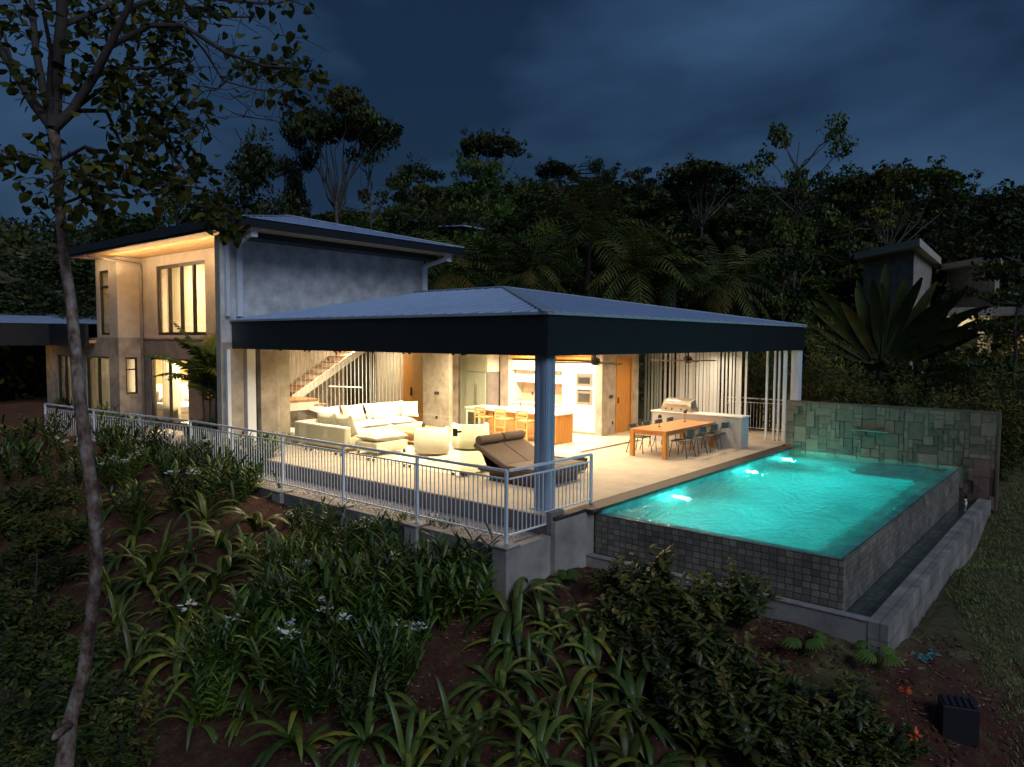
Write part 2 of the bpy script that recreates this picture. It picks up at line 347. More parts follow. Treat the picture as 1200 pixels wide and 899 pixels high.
def wall_y(mb, y0, y1, x0, x1, z0, z1, ops=()):
    xs = sorted(set([x0, x1]+[v for o in ops for v in o[:2]]))
    for a, b in zip(xs[:-1], xs[1:]):
        hs = sorted([(o[2], o[3]) for o in ops if o[0] <= a+1e-6 and o[1] >= b-1e-6]); z = z0
        for h0, h1 in hs:
            if h0 > z: mb.box(a, y0, z, b, y1, h0)
            z = h1
        if z < z1: mb.box(a, y0, z, b, y1, z1)
    return mb
def lamp(name, kind, loc, power, col=(1, .72, .40), size=.3, direction=(0, 0, -1), spread=None, spot=None, parent=None):
    l = bpy.data.lights.new(name, kind); l.energy = power; l.color = col
    if kind == 'AREA':
        l.shape = 'DISK'; l.size = size
        if spread: l.spread = R(spread)
    elif kind == 'SPOT':
        l.spot_size = R(spot or 120); l.spot_blend = .8; l.shadow_soft_size = size
    else: l.shadow_soft_size = size
    o = bpy.data.objects.new(name, l); COL.objects.link(o); o.location = loc
    o.rotation_euler = Vector(direction).to_track_quat('-Z', 'Y').to_euler(); return o

# ------------------------------------------------------------------ terrain
CP = np.array([(8.9, 7.2, -1.15), (8.6, 9.5, -.95), (8.6, 12, -.75), (8.6, 14.2, -.5), (8.5, 17, -.38), (8.3, 20, -.25), (8, 23, 0), (9.5, 26, .1), (9.5, 30, .3), (8, 33, .4), (6, 30, -.1),
 (6.5, 5.5, -2.2), (5, 7, -2.5), (3, 8, -3.0), (6, 9, -2.2), (5.5, 12, -1.9), (5, 16, -1.5), (4, 20, -1.3), (2, 12, -3.2), (1, 18, -2.5), (0, 10, -3.8), (3, 26, -1.2), (0, 30, -2.2), (-5, 20, -4),
 (0, 0, -4.5), (3, 2, -3.9), (5, 3, -3.2), (8, 3, -2.3), (9.5, 4.5, -1.75), (10.4, 2.0, -1.45), (10.72, 3.6, -1.14), (10.72, 5, -1.02), (10.6, 6.6, -.98), (10.0, 7.1, -1.05), (12, 1.8, -1.40), (13.5, 1.7, -1.28), (16, 1.7, -1.2), (21, 1.7, -1.08), (23, 0, -1.1), (18, -2, -2.2),
 (12, -1, -2.6), (8, -1, -3.2), (26, 3, -.9), (28, 8, -.5), (12.5, 4.5, -2.3), (16, 5, -2.6), (20, 5, -2.4), (14, 12, -1.1), (20, 12, -1), (10.5, 14, -1), (14, 20, -1), (20, 20, -1), (26, 14, -.3), (28, 22, .2), (20, 33, .3), (12, 38, .5), (13, 27, -.6), (14, 31, -.4)], float)
def _phi(d2): return np.sqrt(d2+.36)
_A = _phi(((CP[:, None, :2]-CP[None, :, :2])**2).sum(-1)); _W = np.linalg.solve(_A, CP[:, 2]-(-.5))
HD = [-200, 0, 8, 20, 30, 40, 48, 54, 60, 66, 75, 95, 200]
Z1 = [6, 9, 11, 14, 17, 17, 14, 11, 5, -1, -5, -6, -6]
Z2 = [10, 20, 20, 24, 28, 28, 24, 20, 12, 6, 6, 6, 6]
Z3 = [40, 50, 50, 50, 50, 50, 50, 50, 50, 58, 56, 62, 40]
def hz(x, y):
    x = np.atleast_1d(np.asarray(x, float)); y = np.atleast_1d(np.asarray(y, float))
    near = np.zeros(x.shape)-.5
    for (cx, cyy, _), wt in zip(CP, _W): near += wt*_phi((x-cx)**2+(y-cyy)**2)
    near = np.clip(near, -9, 2.5)
    r = np.hypot(x, y); h = np.degrees(np.arctan2(y, x)); h = np.where(h < -160, h+360, h)
    z1, z2, z3 = np.interp(h, HD, Z1), np.interp(h, HD, Z2), np.interp(h, HD, Z3)
    sm = lambda a, b, t: (lambda q: q*q*(3-2*q))(np.clip((t-a)/(b-a), 0, 1))
    z = near+(z1-near)*sm(34, 100, r); z = z+(z2-z1)*sm(100, 230, r); z = z+(z3-z2)*sm(230, 480, r)
    z += np.sin(x*.021+1)*np.cos(y*.017)*6*sm(120, 300, r)+np.sin(x*.06)*np.sin(y*.07)*.8*sm(40, 80, r)
    return z
def gz(x, y): return float(hz(x, y)[0])
random.seed(7)
# ------------------------------------------------------------------ ground: one sheet to the horizon
def ground():
    n = 260; u = np.linspace(-1, 1, n); k = 6.2
    g = np.sinh(u*k)/np.sinh(k)*1500
    X, Y = np.meshgrid(g+11, g+9, indexing='ij'); x, y = X.ravel(), Y.ravel(); z = hz(x, y)
    rr = np.random.RandomState(3); near = np.hypot(x-9, y-9) < 25; z += near*rr.uniform(-.035, .035, z.shape)
    i, j = np.meshgrid(np.arange(n-1), np.arange(n-1), indexing='ij'); a = (i*n+j).ravel()
    f = np.stack([a, a+n, a+n+1, a+1], 1)
    me = bpy.data.meshes.new('ground'); me.from_pydata(np.stack([x, y, z], 1).tolist(), [], f.tolist())
    me.polygons.foreach_set('use_smooth', [True]*len(me.polygons)); me.materials.append(MAT['ground_soil'])
    at = me.attributes.new('grass', 'FLOAT', 'POINT')
    gr = np.clip(1-np.hypot(x-20, y+3)/14+.55, 0, 1)*(y < 3.2)+(np.hypot(x-11, y-9) > 27)*.8+(np.clip((x-21.6), 0, 1))*.9+.12
    gr = np.where((x < 13) & (y < 2.4) & (x > 8), np.clip((x-10.9)/1.6, 0, 1)*.85, gr)
    at.data.foreach_set('value', np.clip(gr, 0, 1))
    o = bpy.data.objects.new('ground', me); COL.objects.link(o); tag(o, kind='structure')
ground()

# ------------------------------------------------------------------ terrace slab, gravel bed, retaining wall
PX0, PX1, PY0, PY1, WZ = 11.2, 21.35, 2.97, 7.25, -.12
mb = MB(); mb.box(9.97, 7.56, -1.4, 24.9, 18.45, 0); o = mb.build('terrace', 'concrete_dark'); tag(o, kind='structure')
mb = MB(); mb.box(10.0, 7.58, .004, 24.85, 18.44, .012); o = mb.build('terrace_paving', 'polished_concrete'); tag(o, kind='structure')
mb = MB(); mb.box(11.62, 11.3, .0125, 19.6, 18.44, .02); o = mb.build('living_floor', 'floor_tile'); tag(o, kind='structure')
mb = MB(); mb.box(10.9, 7.2, -.045, 21.36, 7.555, .014); mb.box(9.98, 7.36, -.05, 10.895, 7.555, .012)
o = mb.build('pool_coping', 'coping_wood', bevel=.006); tag(o, 'dark timber coping strip between the beige terrace and the pool', 'coping')
mb = MB(); mb.box(9.02, 7.75, -1.2, 9.965, 18.3, -.33); o = mb.build('gravel_bed', 'gravel'); tag(o, kind='stuff')
# loose pebbles: real stones scattered on the bed
mb = MB(); random.seed(5)
for k in range(2600):
    x, y, s = random.uniform(9.04, 9.94), random.uniform(7.8, 17.5), random.uniform(.012, .03)
    a = random.random()*3; c1, s1 = math.cos(a)*s, math.sin(a)*s
    mb.add([(x+c1, y+s1, -.33), (x-s1, y+c1, -.33), (x-c1, y-s1, -.33), (x+s1, y-c1, -.33), (x+c1*.3, y+s1*.3, -.33+s*.9)], [(0, 1, 4), (1, 2, 4), (2, 3, 4), (3, 0, 4)])
o = mb.build('pebbles', 'gravel'); tag(o, kind='stuff')
rw = T('retaining_wall', 'low grey concrete retaining wall with pale capped posts below the railing', 'wall', (8.9, 7.5, -1.2))
mb = MB(); mb.box(8.84, 7.7, -2, 9.0, 18.9, -.30); mb.build('long_wall', 'concrete_dark', rw, bevel=.01)
POSTY = [7.6, 9.75, 11.95, 14.15, 16.3, 18.4]
for y in POSTY:
    mb = MB(); mb.box(8.74, y-.17, -2.2, 9.06, y+.15, -.30); mb.build('pilaster', 'concrete_grey', rw, bevel=.008)
    mb = MB(); mb.box(8.72, y-.19, -.297, 9.08, y+.17, -.262); mb.build('post_cap', 'stone_cap', rw, bevel=.01)
mb = MB(); mb.box(9.065, 7.46, -2, 9.97, 7.64, -.31); mb.build('return_wall', 'concrete_grey', rw, bevel=.01)
mb = MB(); mb.box(9.972, 7.36, -2, 11.18, 7.545, -.052); mb.build('pool_side_wall', 'concrete_grey', rw, bevel=.01)
mb = MB(); mb.box(9.95, 7.43, -.3, 10.32, 7.55, .10); mb.build('column_plinth', 'concrete_dark', rw, bevel=.01)

# ------------------------------------------------------------------ pool
pool = T('swimming_pool', 'raised overflow swimming pool glowing turquoise beside the terrace', 'pool', (16, 5, -1.4))
mb = MB(); mb.box(PX0, PY0, -2, PX0+.05, PY1+.104, WZ-.003); mb.build('near_wall', 'pool_wall_tile' if False else 'pool_wall_tile', pool)
mb = MB(); mb.box(PX0+.052, PY0, -2, PX1, PY0+.05, WZ-.003); mb.build('overflow_wall', 'pool_side_tile', pool)
mb = MB(); mb.box(PX0+.18, PY0+.18, -1.75, PX1, PY1, -1.55); mb.build('pool_floor', 'pool_floor_tile', pool)
mb = MB(); mb.box(PX0+.051, PY1, -1.9, PX1, PY1+.3, -.046); mb.build('terrace_side_wall', 'pool_lining_tile', pool)
# lining of the two overflow walls, seen from the water side
mb = MB(); mb.box(PX0+.052, PY0+.054, -1.55, PX0+.2, PY1-.002, WZ-.012); mb.build('near_lining', 'pool_floor_tile', pool)
mb = MB(); mb.box(PX0+.205, PY0+.054, -1.55, PX1-.01, PY0+.2, WZ-.012); mb.build('overflow_lining', 'pool_floor_tile', pool)
mb = MB(); mb.box(PX0+.22, PY0+.21, -1.55, PX1-.02, PY0+.62, -.62); mb.build('long_bench', 'pool_floor_tile', pool, bevel=.02)
mb = MB(); mb.box(19.2, PY0+.64, -1.55, PX1-.02, 5.1, -.50); mb.build('wide_step', 'pool_floor_tile', pool, bevel=.02)
mb = MB(); mb.box(20.2, 5.12, -1.55, PX1-.02, PY1-.02, -.85); mb.build('deep_step', 'pool_floor_tile', pool, bevel=.02)
def sheet(name, x0, y0, x1, y1, z, m, parent, nx=2, ny=2):
    mb = MB()
    for i in range(nx):
        for j in range(ny):
            a, b, c1, d = x0+(x1-x0)*i/nx, x0+(x1-x0)*(i+1)/nx, y0+(y1-y0)*j/ny, y0+(y1-y0)*(j+1)/ny
            mb.add([(a, c1, z), (b, c1, z), (b, d, z), (a, d, z)], [(0, 1, 2, 3)])
    return mb.build(name, m, parent)
sheet('pool_water', PX0+.01, PY0+.01, PX1-.001, PY1-.001, WZ, 'pool_water', pool)
for (x, e) in ((14.0, 370), (17.9, 420), (20.4, 190)):
    mb = MB(); mb.tube([(x, PY1-.001, -.55), (x, PY1-.03, -.55)], .07, 20)
    f = mb.build('pool_light', 'white_paint', pool)
    mb = MB(); mb.tube([(x, PY1-.031, -.55), (x, PY1-.04, -.55)], .055, 20)
    m = mat('pool_lamp_glow', (.8, 1, 1), emit=(.45, 1, .95), es=2.5) if 'pool_lamp_glow' not in MAT else MAT['pool_lamp_glow']
    mb.build('lens', 'pool_lamp_glow', f)
    lamp('pool_lamp', 'SPOT', (x, PY1-.10, -.55), e, (.05, .89, .96), .03, (0, -1, -.10), spot=170)
    lamp('pool_lamp', 'POINT', (x, PY1-.30, -.60), e*.22, (.10, .95, .72), .025)
basin = T('overflow_basin', 'narrow tiled catch basin running below the pool overflow edge', 'basin', (16, 2.4, -1.4))
RZ = -.84
mb = MB(); mb.box(10.93, 2.56, -2, 11.07, 8.0, RZ-.03); mb.build('front_wall', 'concrete_grey', basin); mb = MB(); mb.box(10.915, 2.56, RZ-.028, 11.08, 8.0, RZ); mb.build('front_rim', 'stone_cap', basin, bevel=.008)
mb = MB(); mb.box(10.92, 2.28, -2, 21.45, 2.56, RZ-.0); o = mb.build('side_rim', 'rim_tile', basin, bevel=.01)
mb = MB(); mb.box(11.1, 2.57, -1.6, 21.4, 2.96, -1.05); mb.box(11.09, 2.97, -1.6, 11.19, 7.9, -1.3); mb.build('channel_floor', 'pool_side_tile', basin)
sheet('basin_water', 11.085, 2.565, 21.4, 2.965, -.93, 'basin_water', basin)
mb = MB(); mb.tube([(20.9, 2.75, -1.1), (20.9, 2.75, -.84)], .03, 10); mb.tube([(20.9, 2.75, -.84), (20.8, 2.75, -.80)], .03, 10); mb.build('drain_pipe', 'white_paint', basin, True)

# ------------------------------------------------------------------ stone feature wall
fw = T('feature_wall', 'wall of uneven grey green stone blocks standing at the far end of the pool', 'wall', (21.5, 4.8, -1.5))
mb = MB(); mb.box(21.48, 2.22, -2, 21.72, 7.42, 1.325); mb.build('backing_wall', 'concrete_dark', fw)
def mosaic(mbx, X, y0, y1, z0, z1, cell=.115):
    ny, nz_ = int(round((y1-y0)/cell)), int(round((z1-z0)/cell)); used = np.zeros((ny, nz_), bool); cy, cz = (y1-y0)/ny, (z1-z0)/nz_
    rnd = random.Random(11)
    for j in range(nz_):
        for i in range(ny):
            if used[i, j]: continue
            sw, sh = rnd.choice([(2, 2), (2, 2), (3, 3), (3, 2), (2, 3), (4, 3), (3, 4), (1, 3), (2, 1), (1, 2), (1, 1), (4, 2), (2, 4)])
            sw, sh = min(sw, ny-i), min(sh, nz_-j)
            while used[i:i+sw, j:j+sh].any():
                if sw >= sh and sw > 1: sw -= 1
                elif sh > 1: sh -= 1
                else: break
            used[i:i+sw, j:j+sh] = True
            d = rnd.choice([.004, .012, .02, .03, .045, .06]); g = .0025
            a, b, c1, e = y0+i*cy+g, y0+(i+sw)*cy-g, z0+j*cz+g, z0+(j+sh)*cz-g
            mbx.box(X-.012-d, a, c1, X, b, e, rnd.random())
mb = MB(); mosaic(mb, 21.478, 2.22, 7.42, -1.1, 1.33); mb.build('stone_cladding', 'stone_mosaic', fw, bevel=.006, segs=1)
mb = MB(); mb.box(21.46, 2.18, 1.333, 21.74, 7.44, 1.36); mb.build('wall_top', 'stone_mosaic', fw)
mb = MB(); mb.box(21.42, 2.17, -1.9, 21.74, 2.215, 1.33); mb.build('wall_end', 'stone_mosaic', fw)
sp = T('water_spout', 'flat steel water spout pouring from the stone wall into the pool', 'water spout', (21.35, 5.15, .5))
mb = MB(); mb.box(21.22, 4.65, .66, 21.42, 5.55, .69); mb.build('spout_blade', 'steel', sp, bevel=.004)
for y in (4.72, 5.48):
    mb = MB(); mb.tube([(21.22, y, .655), (21.15, y, .55), (21.08, y, .25), (21.05, y, WZ)], [.012, .016, .014, .02], 6); mb.build('water_stream', 'water_sheet', sp, True)

# ------------------------------------------------------------------ villa
V = T('villa', 'modern concrete villa with blue metal hip roofs and a glass-walled living pavilion', 'house', (13, 18, 0))
def quadmesh(polys, name, m, parent, **k):
    mb = MB()
    for p in polys: mb.add(p, [tuple(range(len(p)))])
    return mb.build(name, m, parent, **k)
def hip(x0, x1, y0, y1, z, sl, name, hip_y1=True, m='roof_metal', seam=.42):
    w2 = (x1-x0)/2; xm = (x0+x1)/2; ya = y0+w2; yb = y1-w2 if hip_y1 else y1; za = z+w2*sl
    polys = [[(x0, y0, z), (x1, y0, z), (xm, ya, za)], [(x0, y1, z), (x0, y0, z), (xm, ya, za), (xm, yb, za)], [(x1, y0, z), (x1, y1, z), (xm, yb, za), (xm, ya, za)]]
    if hip_y1: polys.append([(x1, y1, z), (x0, y1, z), (xm, yb, za)])
    mb = MB()
    for p in polys: mb.add(p, [tuple(range(len(p)))])
    y = y0+seam
    while y < y1-.05:                                  # standing seams of the long slopes
        t = min(y-y0, w2) if not hip_y1 else min(y-y0, w2, y1-y)
        for s in (0, 1):
            xa = x0 if s == 0 else x1; xb = xa+(t if s == 0 else -t)
            mb.beam((xa, y, z+.012), (xb, y, z+t*sl+.012), .022, .028)
        y += seam
    x = x0+seam
    while x < x1-.05:
        t = min(x-x0, x1-x); mb.beam((x, y0, z+.012), (x, y0+t, z+t*sl+.012), .022, .028); x += seam
    r = mb.build(name, m, V)
    mb = MB()
    for xa in (x0, x1): mb.beam((xa, y0, z+.02), (xm, ya, za+.02), .22, .03)
    if hip_y1:
        for xa in (x0, x1): mb.beam((xa, y1, z+.02), (xm, yb, za+.02), .22, .03)
    mb.beam((xm, ya, za+.025), (xm, yb, za+.025), .3, .035); mb.build('ridge_cap', 'gutter_metal', r)
    return r
# pavilion roof (eaves 10.15..23.7, 7.7..)
FX0, FX1, FY0, FY1 = 10.15, 23.7, 7.7, 18.45
r = hip(FX0-.02, FX1+.02, FY0-.02, FY1, 3.60, .162, 'pavilion_roof', False)
mb = MB(); mb.box(FX0, FY0, 2.82, FX1, FY0+.12, 3.55); mb.box(FX0, FY0+.12, 2.82, FX0+.12, 18.46, 3.55); mb.box(FX1-.12, FY0+.12, 2.82, FX1, 18.45, 3.55)
mb.build('fascia', 'fascia_black', V, bevel=.006)
mb = MB(); mb.box(FX0-.05, FY0-.05, 3.552, FX1+.05, FY0+.10, 3.60); mb.box(FX0-.05, FY0+.10, 3.552, FX0+.10, 18.46, 3.60); mb.box(FX1-.10, FY0+.1, 3.552, FX1+.05, 18.45, 3.6)
mb.build('eave_flashing', 'gutter_metal', V)
mb = MB(); mb.box(FX0+.121, FY0+.121, 2.90, FX1-.121, 18.45, 2.98); mb.build('pavilion_ceiling', 'white_paint', V)
# columns
def column(x, y, m='column_blue', w=.27):
    mb = MB(); mb.box(x-w/2, y-w/2, .013, x+w/2, y+w/2, 2.9)
    for s in (-1, 1):
        mb.box(x+s*w*.26-.035, y-w/2-.012, .013, x+s*w*.26+.035, y-w/2, 2.9)
        mb.box(x-w/2-.012, y+s*w*.26-.035, .013, x-w/2, y+s*w*.26+.035, 2.9)
    mb.build('column', m, V, bevel=.004)
    mb = MB(); mb.box(x-w/2-.06, y-w/2-.06, .012, x+w/2+.06, y+w/2+.06, .035); mb.build('base_plate', m, V)
column(10.42, 7.96); column(23.52, 7.86, 'white_steel', .26)
# slatted steel screens on the east side
sc1 = T('slatted_screen', 'tall white slatted screen behind the outdoor kitchen', 'screen', (23.8, 10.8, 0))
rr = random.Random(4); y = 9.62; mb = MB(); mb.box(23.76, 9.55, 2.80, 23.84, 13.6, 2.86); mb.build('screen_rail', 'white_steel', sc1); mb = MB(); mb.box(23.76, 9.55, .02, 23.84, 13.6, .05); mb.build('screen_rail', 'white_steel', sc1)
while y < 13.5:
    a = rr.uniform(-.5, .5); w_ = rr.choice([.07, .09, .12]); mb = MB()
    dx, dy = math.sin(a)*w_/2, math.cos(a)*w_/2
    mb.beam((23.8, y, .052), (23.8, y, 2.798), .03, w_, (0, 1, 0)) if False else mb.add([(23.8+sx*dx+sy*.015*math.cos(a), y+sx*dy-sy*.015*math.sin(a), z) for z in (.052, 2.798) for sx, sy in ((-1, -1), (1, -1), (1, 1), (-1, 1))], [(0, 3, 2, 1), (4, 5, 6, 7), (0, 1, 5, 4), (1, 2, 6, 5), (2, 3, 7, 6), (3, 0, 4, 7)])
    mb.build('slat', 'white_steel', sc1); y += rr.choice([.10, .12, .14, .19])
sc2 = T('slatted_screen', 'three slim white screen posts beside the stone wall', 'screen', (22.4, 8.0, 0))
for i, y in enumerate((7.78, 7.98, 8.12, 8.36)):
    mb = MB(); mb.box(22.38, y, .013, 22.46, y+(.05 if i else .1), 2.9); mb.build('slat', 'white_steel', sc2)
# walls: fin and pavilion side of the two-storey block
mb = MB()
wall_y(mb, 18.5, 18.72, 9.85, 17.3, 2.99, 5.86)                      # blue-grey upper wall over the pavilion
mb.build('upper_side_wall', 'side_render', V)
mb = MB(); mb.box(9.87, 18.5, -.6, 10.50, 18.72, 2.985); mb.build('fin_wall', 'concrete_light', V)
mb = MB(); mb.box(9.845, 18.49, -.6, 9.868, 18.73, 5.86); mb.build('fin_edge', 'plaster_warm', V)
mb = MB(); mb.box(11.02, 18.5, -.1, 11.95, 18.7, 2.98); mb.build('stair_side_wall', 'concrete_light', V)
mb = MB(); mb.box(10.62, 18.52, -.1, 10.88, 18.70, 2.98); mb.build('column', 'white_steel', V, bevel=.004)
mb = MB(); mb.box(17.45, 17.45, .02, 17.62, 17.6, 2.9); mb.box(17.45, 17.6, .02, 17.6, 18.74, 2.9); mb.build('living_concrete_wall', 'concrete_light', V)
# downpipes on the fin and far end
for (x, w_) in ((9.98, .10), (10.30, .16)):
    mb = MB(); mb.box(x, 18.38, 3.70, x+w_, 18.48, 5.72); mb.build('downpipe', 'pale_steel', V, bevel=.004)
mb = MB(); mb.box(17.10, 18.36, 4.78, 17.32, 18.48, 5.60); mb.beam((17.2, 18.40, 5.60), (17.2, 17.35, 5.78), .14, .10); mb.box(17.12, 17.20, 5.70, 17.32, 17.34, 6.02); mb.build('downpipe', 'white_steel', V)
mb = MB(); mb.box(9.96, 18.38, .0, 10.06, 18.48, 2.80); mb.build('downpipe', 'pale_steel', V)
mb = MB(); mb.beam((10.38, 18.42, 5.70), (10.1, 17.28, 5.86), .14, .10); mb.box(10.02, 17.16, 5.72, 10.2, 17.30, 6.02); mb.build('downpipe', 'white_steel', V)
# facade (x = 11.4) and forward box (x = 10.55)
FXA, FXB, YB, YE = 11.4, 10.55, 26.9, 28.75
up_win = (22.3, 25.75, 3.2, 5.58); dn_door = (23.6, 26.4, .15, 2.41); dn_small = (22.0, 22.65, 1.1, 2.41)
mb = MB(); wall_x(mb, FXA, FXA+.2, 18.73, YB, 3.10, 5.93, [up_win]); mb.build('upper_facade', 'plaster_warm', V)
mb = MB(); wall_x(mb, FXA, FXA+.2, 18.73, YB, -.6, 3.097, [dn_door, dn_small]); mb.build('lower_facade', 'concrete_dark', V)
sw = (27.62, 28.45, 3.2, 5.5)
mb = MB(); wall_x(mb, FXB, FXB+.2, YB, YE, 3.10, 5.93, [sw]); mb.box(FXB+.2, YE-.2, 3.1, 17, YE, 5.93); wall_y(mb, YB, YB+.2, FXB+.2, FXA+.2, 3.1, 5.93); mb.build('upper_box', 'plaster_warm', V)
gd = (27.75, 29.9, .2, 2.42); gd2 = (31.4, 32.9, .2, 2.42); rs = (FXB+.22, FXB+.62, 1.1, 2.41)
mb = MB(); wall_x(mb, FXB, FXB+.2, YB, 34.2, -.6, 3.097, [gd, gd2]); mb.box(FXB+.2, 34.0, -.6, 16, 34.2, 3.0)
wall_y(mb, YB, YB+.2, FXB+.2, FXA, -.6, 3.097, [rs]); mb.build('lower_box', 'concrete_light', V)
mb = MB(); mb.box(17.1, 18.73, 3.1, 17.3, YE, 5.93); mb.box(11.6, 18.73, 3.0, 17.1, 34, 3.09) ; mb.build('inner_slab', 'white_paint', V)
# sloping hip roof with timber soffit
RX0, RX1, RY0, RY1 = 9.62, 17.6, 16.95, 28.9
r = hip(RX0-.03, RX1+.03, RY0-.03, RY1+.03, 6.15, .235, 'upper_roof')
mb = MB(); mb.box(RX0, RY0, 5.93, RX1, RY0+.1, 6.13); mb.box(RX0, RY0+.1, 5.93, RX0+.1, RY1, 6.13); mb.box(RX1-.1, RY0+.1, 5.93, RX1, RY1, 6.13); mb.box(RX0+.1, RY1-.1, 5.93, RX1-.1, RY1, 6.13); mb.build('fascia', 'fascia_black', V)
mb = MB(); mb.box(RX0-.06, RY0+.2, 6.0, RX0-.033, RY1, 6.24); mb.build('gutter_dark_lip', 'fascia_black', V)  # gutter raised into a black lip, standing in for the slope's dark reflection
mb = MB(); mb.box(RX0+.101, RY0+.101, 5.94, RX1-.101, RY1-.101, 5.985); mb.build('soffit', 'wood_soffit', V)
mb = MB(); mb.box(9.9, 17.8, 5.78, 17.25, 18.46, 5.935); mb.build('eave_beam', 'fascia_black', V)
# rain pipes on the facade
mb = MB(); mb.tube([(9.66, 26.9, 6.0), (9.66, 26.9, 5.86), (11.3, 26.86, 5.72), (11.34, 26.86, 5.6), (11.34, 26.86, 0)], .05, 8); mb.build('downpipe', 'concrete_grey', V, True)
mb = MB(); mb.box(FXA-.03, 18.74, 3.06, FXA-.003, YB, 3.12); mb.build('ledge', 'concrete_grey', V)
def window_x(X, op, n, name='window', curtain=True, frac=(0, 1), fr=.07, sash=False):
    y0, y1, z0, z1 = op; mb = MB()
    for k in range(n+1):
        yy = y0+(y1-y0)*k/n; w_ = fr if 0 < k < n else fr*.8
        a = min(max(yy-w_/2, y0), y1-w_); mb.box(X+.03, a, z0+fr, X+.12, a+w_, z1-fr)
    mb.box(X+.03, y0, z0, X+.12, y1, z0+fr); mb.box(X+.03, y0, z1-fr, X+.12, y1, z1)
    if sash: mb.box(X+.03, y0+fr, z1-.62, X+.12, y1-fr, z1-.54)
    f = mb.build(name, 'dark_frame', V)
    mb = MB(); mb.box(X+.07, y0+.03, z0+.03, X+.078, y1-.03, z1-.03); mb.build('pane', 'clear_glass', f)
    return f
def curtain(X, y0, y1, z0, z1, amp=.035, per=.16, axis='x'):
    mb = MB(); n = max(6, int((y1-y0)/.02)); vs = []
    for i in range(n+1):
        y = y0+(y1-y0)*i/n; x = X+amp*math.sin(2*math.pi*(y-y0)/per)+amp*.4*math.sin(y*7.3)
        for z in (z0, z1): vs.append((x, y, z) if axis == 'x' else (y, x, z))
    fs = [(2*i, 2*i+2, 2*i+3, 2*i+1) for i in range(n)]; mb.add(vs, fs); return mb.build('curtain', 'curtain', V, True)
window_x(FXA, up_win, 4, fr=.10); curtain(11.85, 22.1, 25.9, 3.15, 5.75)
window_x(FXA, dn_door, 2, 'sliding_door'); curtain(11.85, 25.15, 26.5, .18, 2.7)
window_x(FXA, dn_small, 1, sash=True); window_x(FXB, sw, 1, sash=True); curtain(10.95, 27.5, 28.5, 3.15, 5.7)
window_x(FXB, gd, 2, 'sliding_door'); curtain(10.98, 28.55, 30.0, .22, 2.75)
window_x(FXB, gd2, 2, 'sliding_door'); curtain(10.98, 31.4, 32.9, .22, 2.75)
mb = MB(); mb.box(rs[0], YB+.03, 2.34, rs[1], YB+.1, 2.41); mb.box(rs[0], YB+.03, 1.1, rs[1], YB+.1, 1.16); mb.box(rs[0], YB+.03, 1.16, rs[0]+.05, YB+.1, 2.34); mb.box(rs[1]-.05, YB+.03, 1.16, rs[1], YB+.1, 2.34); mb.box(rs[0]+.05, YB+.03, 1.95, rs[1]-.05, YB+.1, 2.0); f = mb.build('window', 'dark_frame', V)
mb = MB(); mb.box(rs[0]+.02, YB+.06, 1.14, rs[1]-.02, YB+.066, 2.37); mb.build('pane', 'clear_glass', f)
# rooms behind the facade
mb = MB(); mb.box(11.61, 21.6, .05, 17.09, 27.6, .15); mb.box(10.76, 27.61, .05, 16, 33.99, .2); mb.build('bedroom_floor', 'floor_tile', V)
mb = MB(); mb.box(11.61, 21.4, .0, 16, 21.55, 2.99); mb.box(10.76, 27.45, .0, 16, 27.6, 2.99); mb.box(10.76, 30.9, .2, 16, 31.0, 2.99); mb.box(16.01, 21.4, 0, 16.1, 33.9, 2.99)
mb.box(11.61, 21.3, 3.1, 15, 21.4, 5.93); mb.box(15.01, 21.3, 3.1, 15.1, 28.5, 5.93); mb.box(11.61, 26.75, 3.1, 15, 26.85, 5.93)
mb.build('inner_wall', 'plaster_warm', V)
mb = MB(); mb.box(11.75, 27.36, .16, 14.6, 27.44, 2.3); mb.build('headboard_panel', 'headboard', V)
def bed(x, y, z, rz, label):
    b = T('bed', label, 'bed', (x, y, z))
    mb = MB(); mb.box(x-.85, y-2.0, z, x+.85, y, z+.3); mb.build('bed_base', 'cream_fabric', b, bevel=.03)
    mb = MB(); mb.box(x-.88, y-2.02, z+.302, x+.88, y-.02, z+.58); mb.build('mattress', 'white_fabric', b, bevel=.09, segs=4)
    for s in (-1, 1):
        mb = MB(); mb.box(x+s*.43-.36, y-.22, z+.56, x+s*.43+.36, y-.02, z+1.02); mb.build('pillow', 'white_fabric', b, bevel=.09, segs=4)
    for s in (-1, 1):
        mb = MB(); mb.box(x+s*.43-.3, y-.55, z+.585, x+s*.43+.3, y-.25, z+.8); mb.build('cushion', 'cream_fabric', b, bevel=.08, segs=4)
    mb = MB(); mb.box(x-1.05, y-.0, z, x+1.05, y+.06, z+1.25); mb.build('headboard', 'cream_fabric', b, bevel=.02)
    return b
bed(12.75, 27.28, .152, 0, 'white made-up bed seen through the right ground-floor bedroom door')
bed(12.4, 30.80, .202, 0, 'white bed glimpsed through the bedroom door left of the small window')
for p, e in (((12.9, 25.4, 2.9), 520), ((12.6, 29.4, 2.9), 420), ((12.2, 32.4, 2.9), 300), ((13.3, 24.1, 5.8), 420), ((11.6, 27.9, 5.8), 60)):
    lamp('room_lamp', 'AREA', p, e, (1, .80, .55), .5)
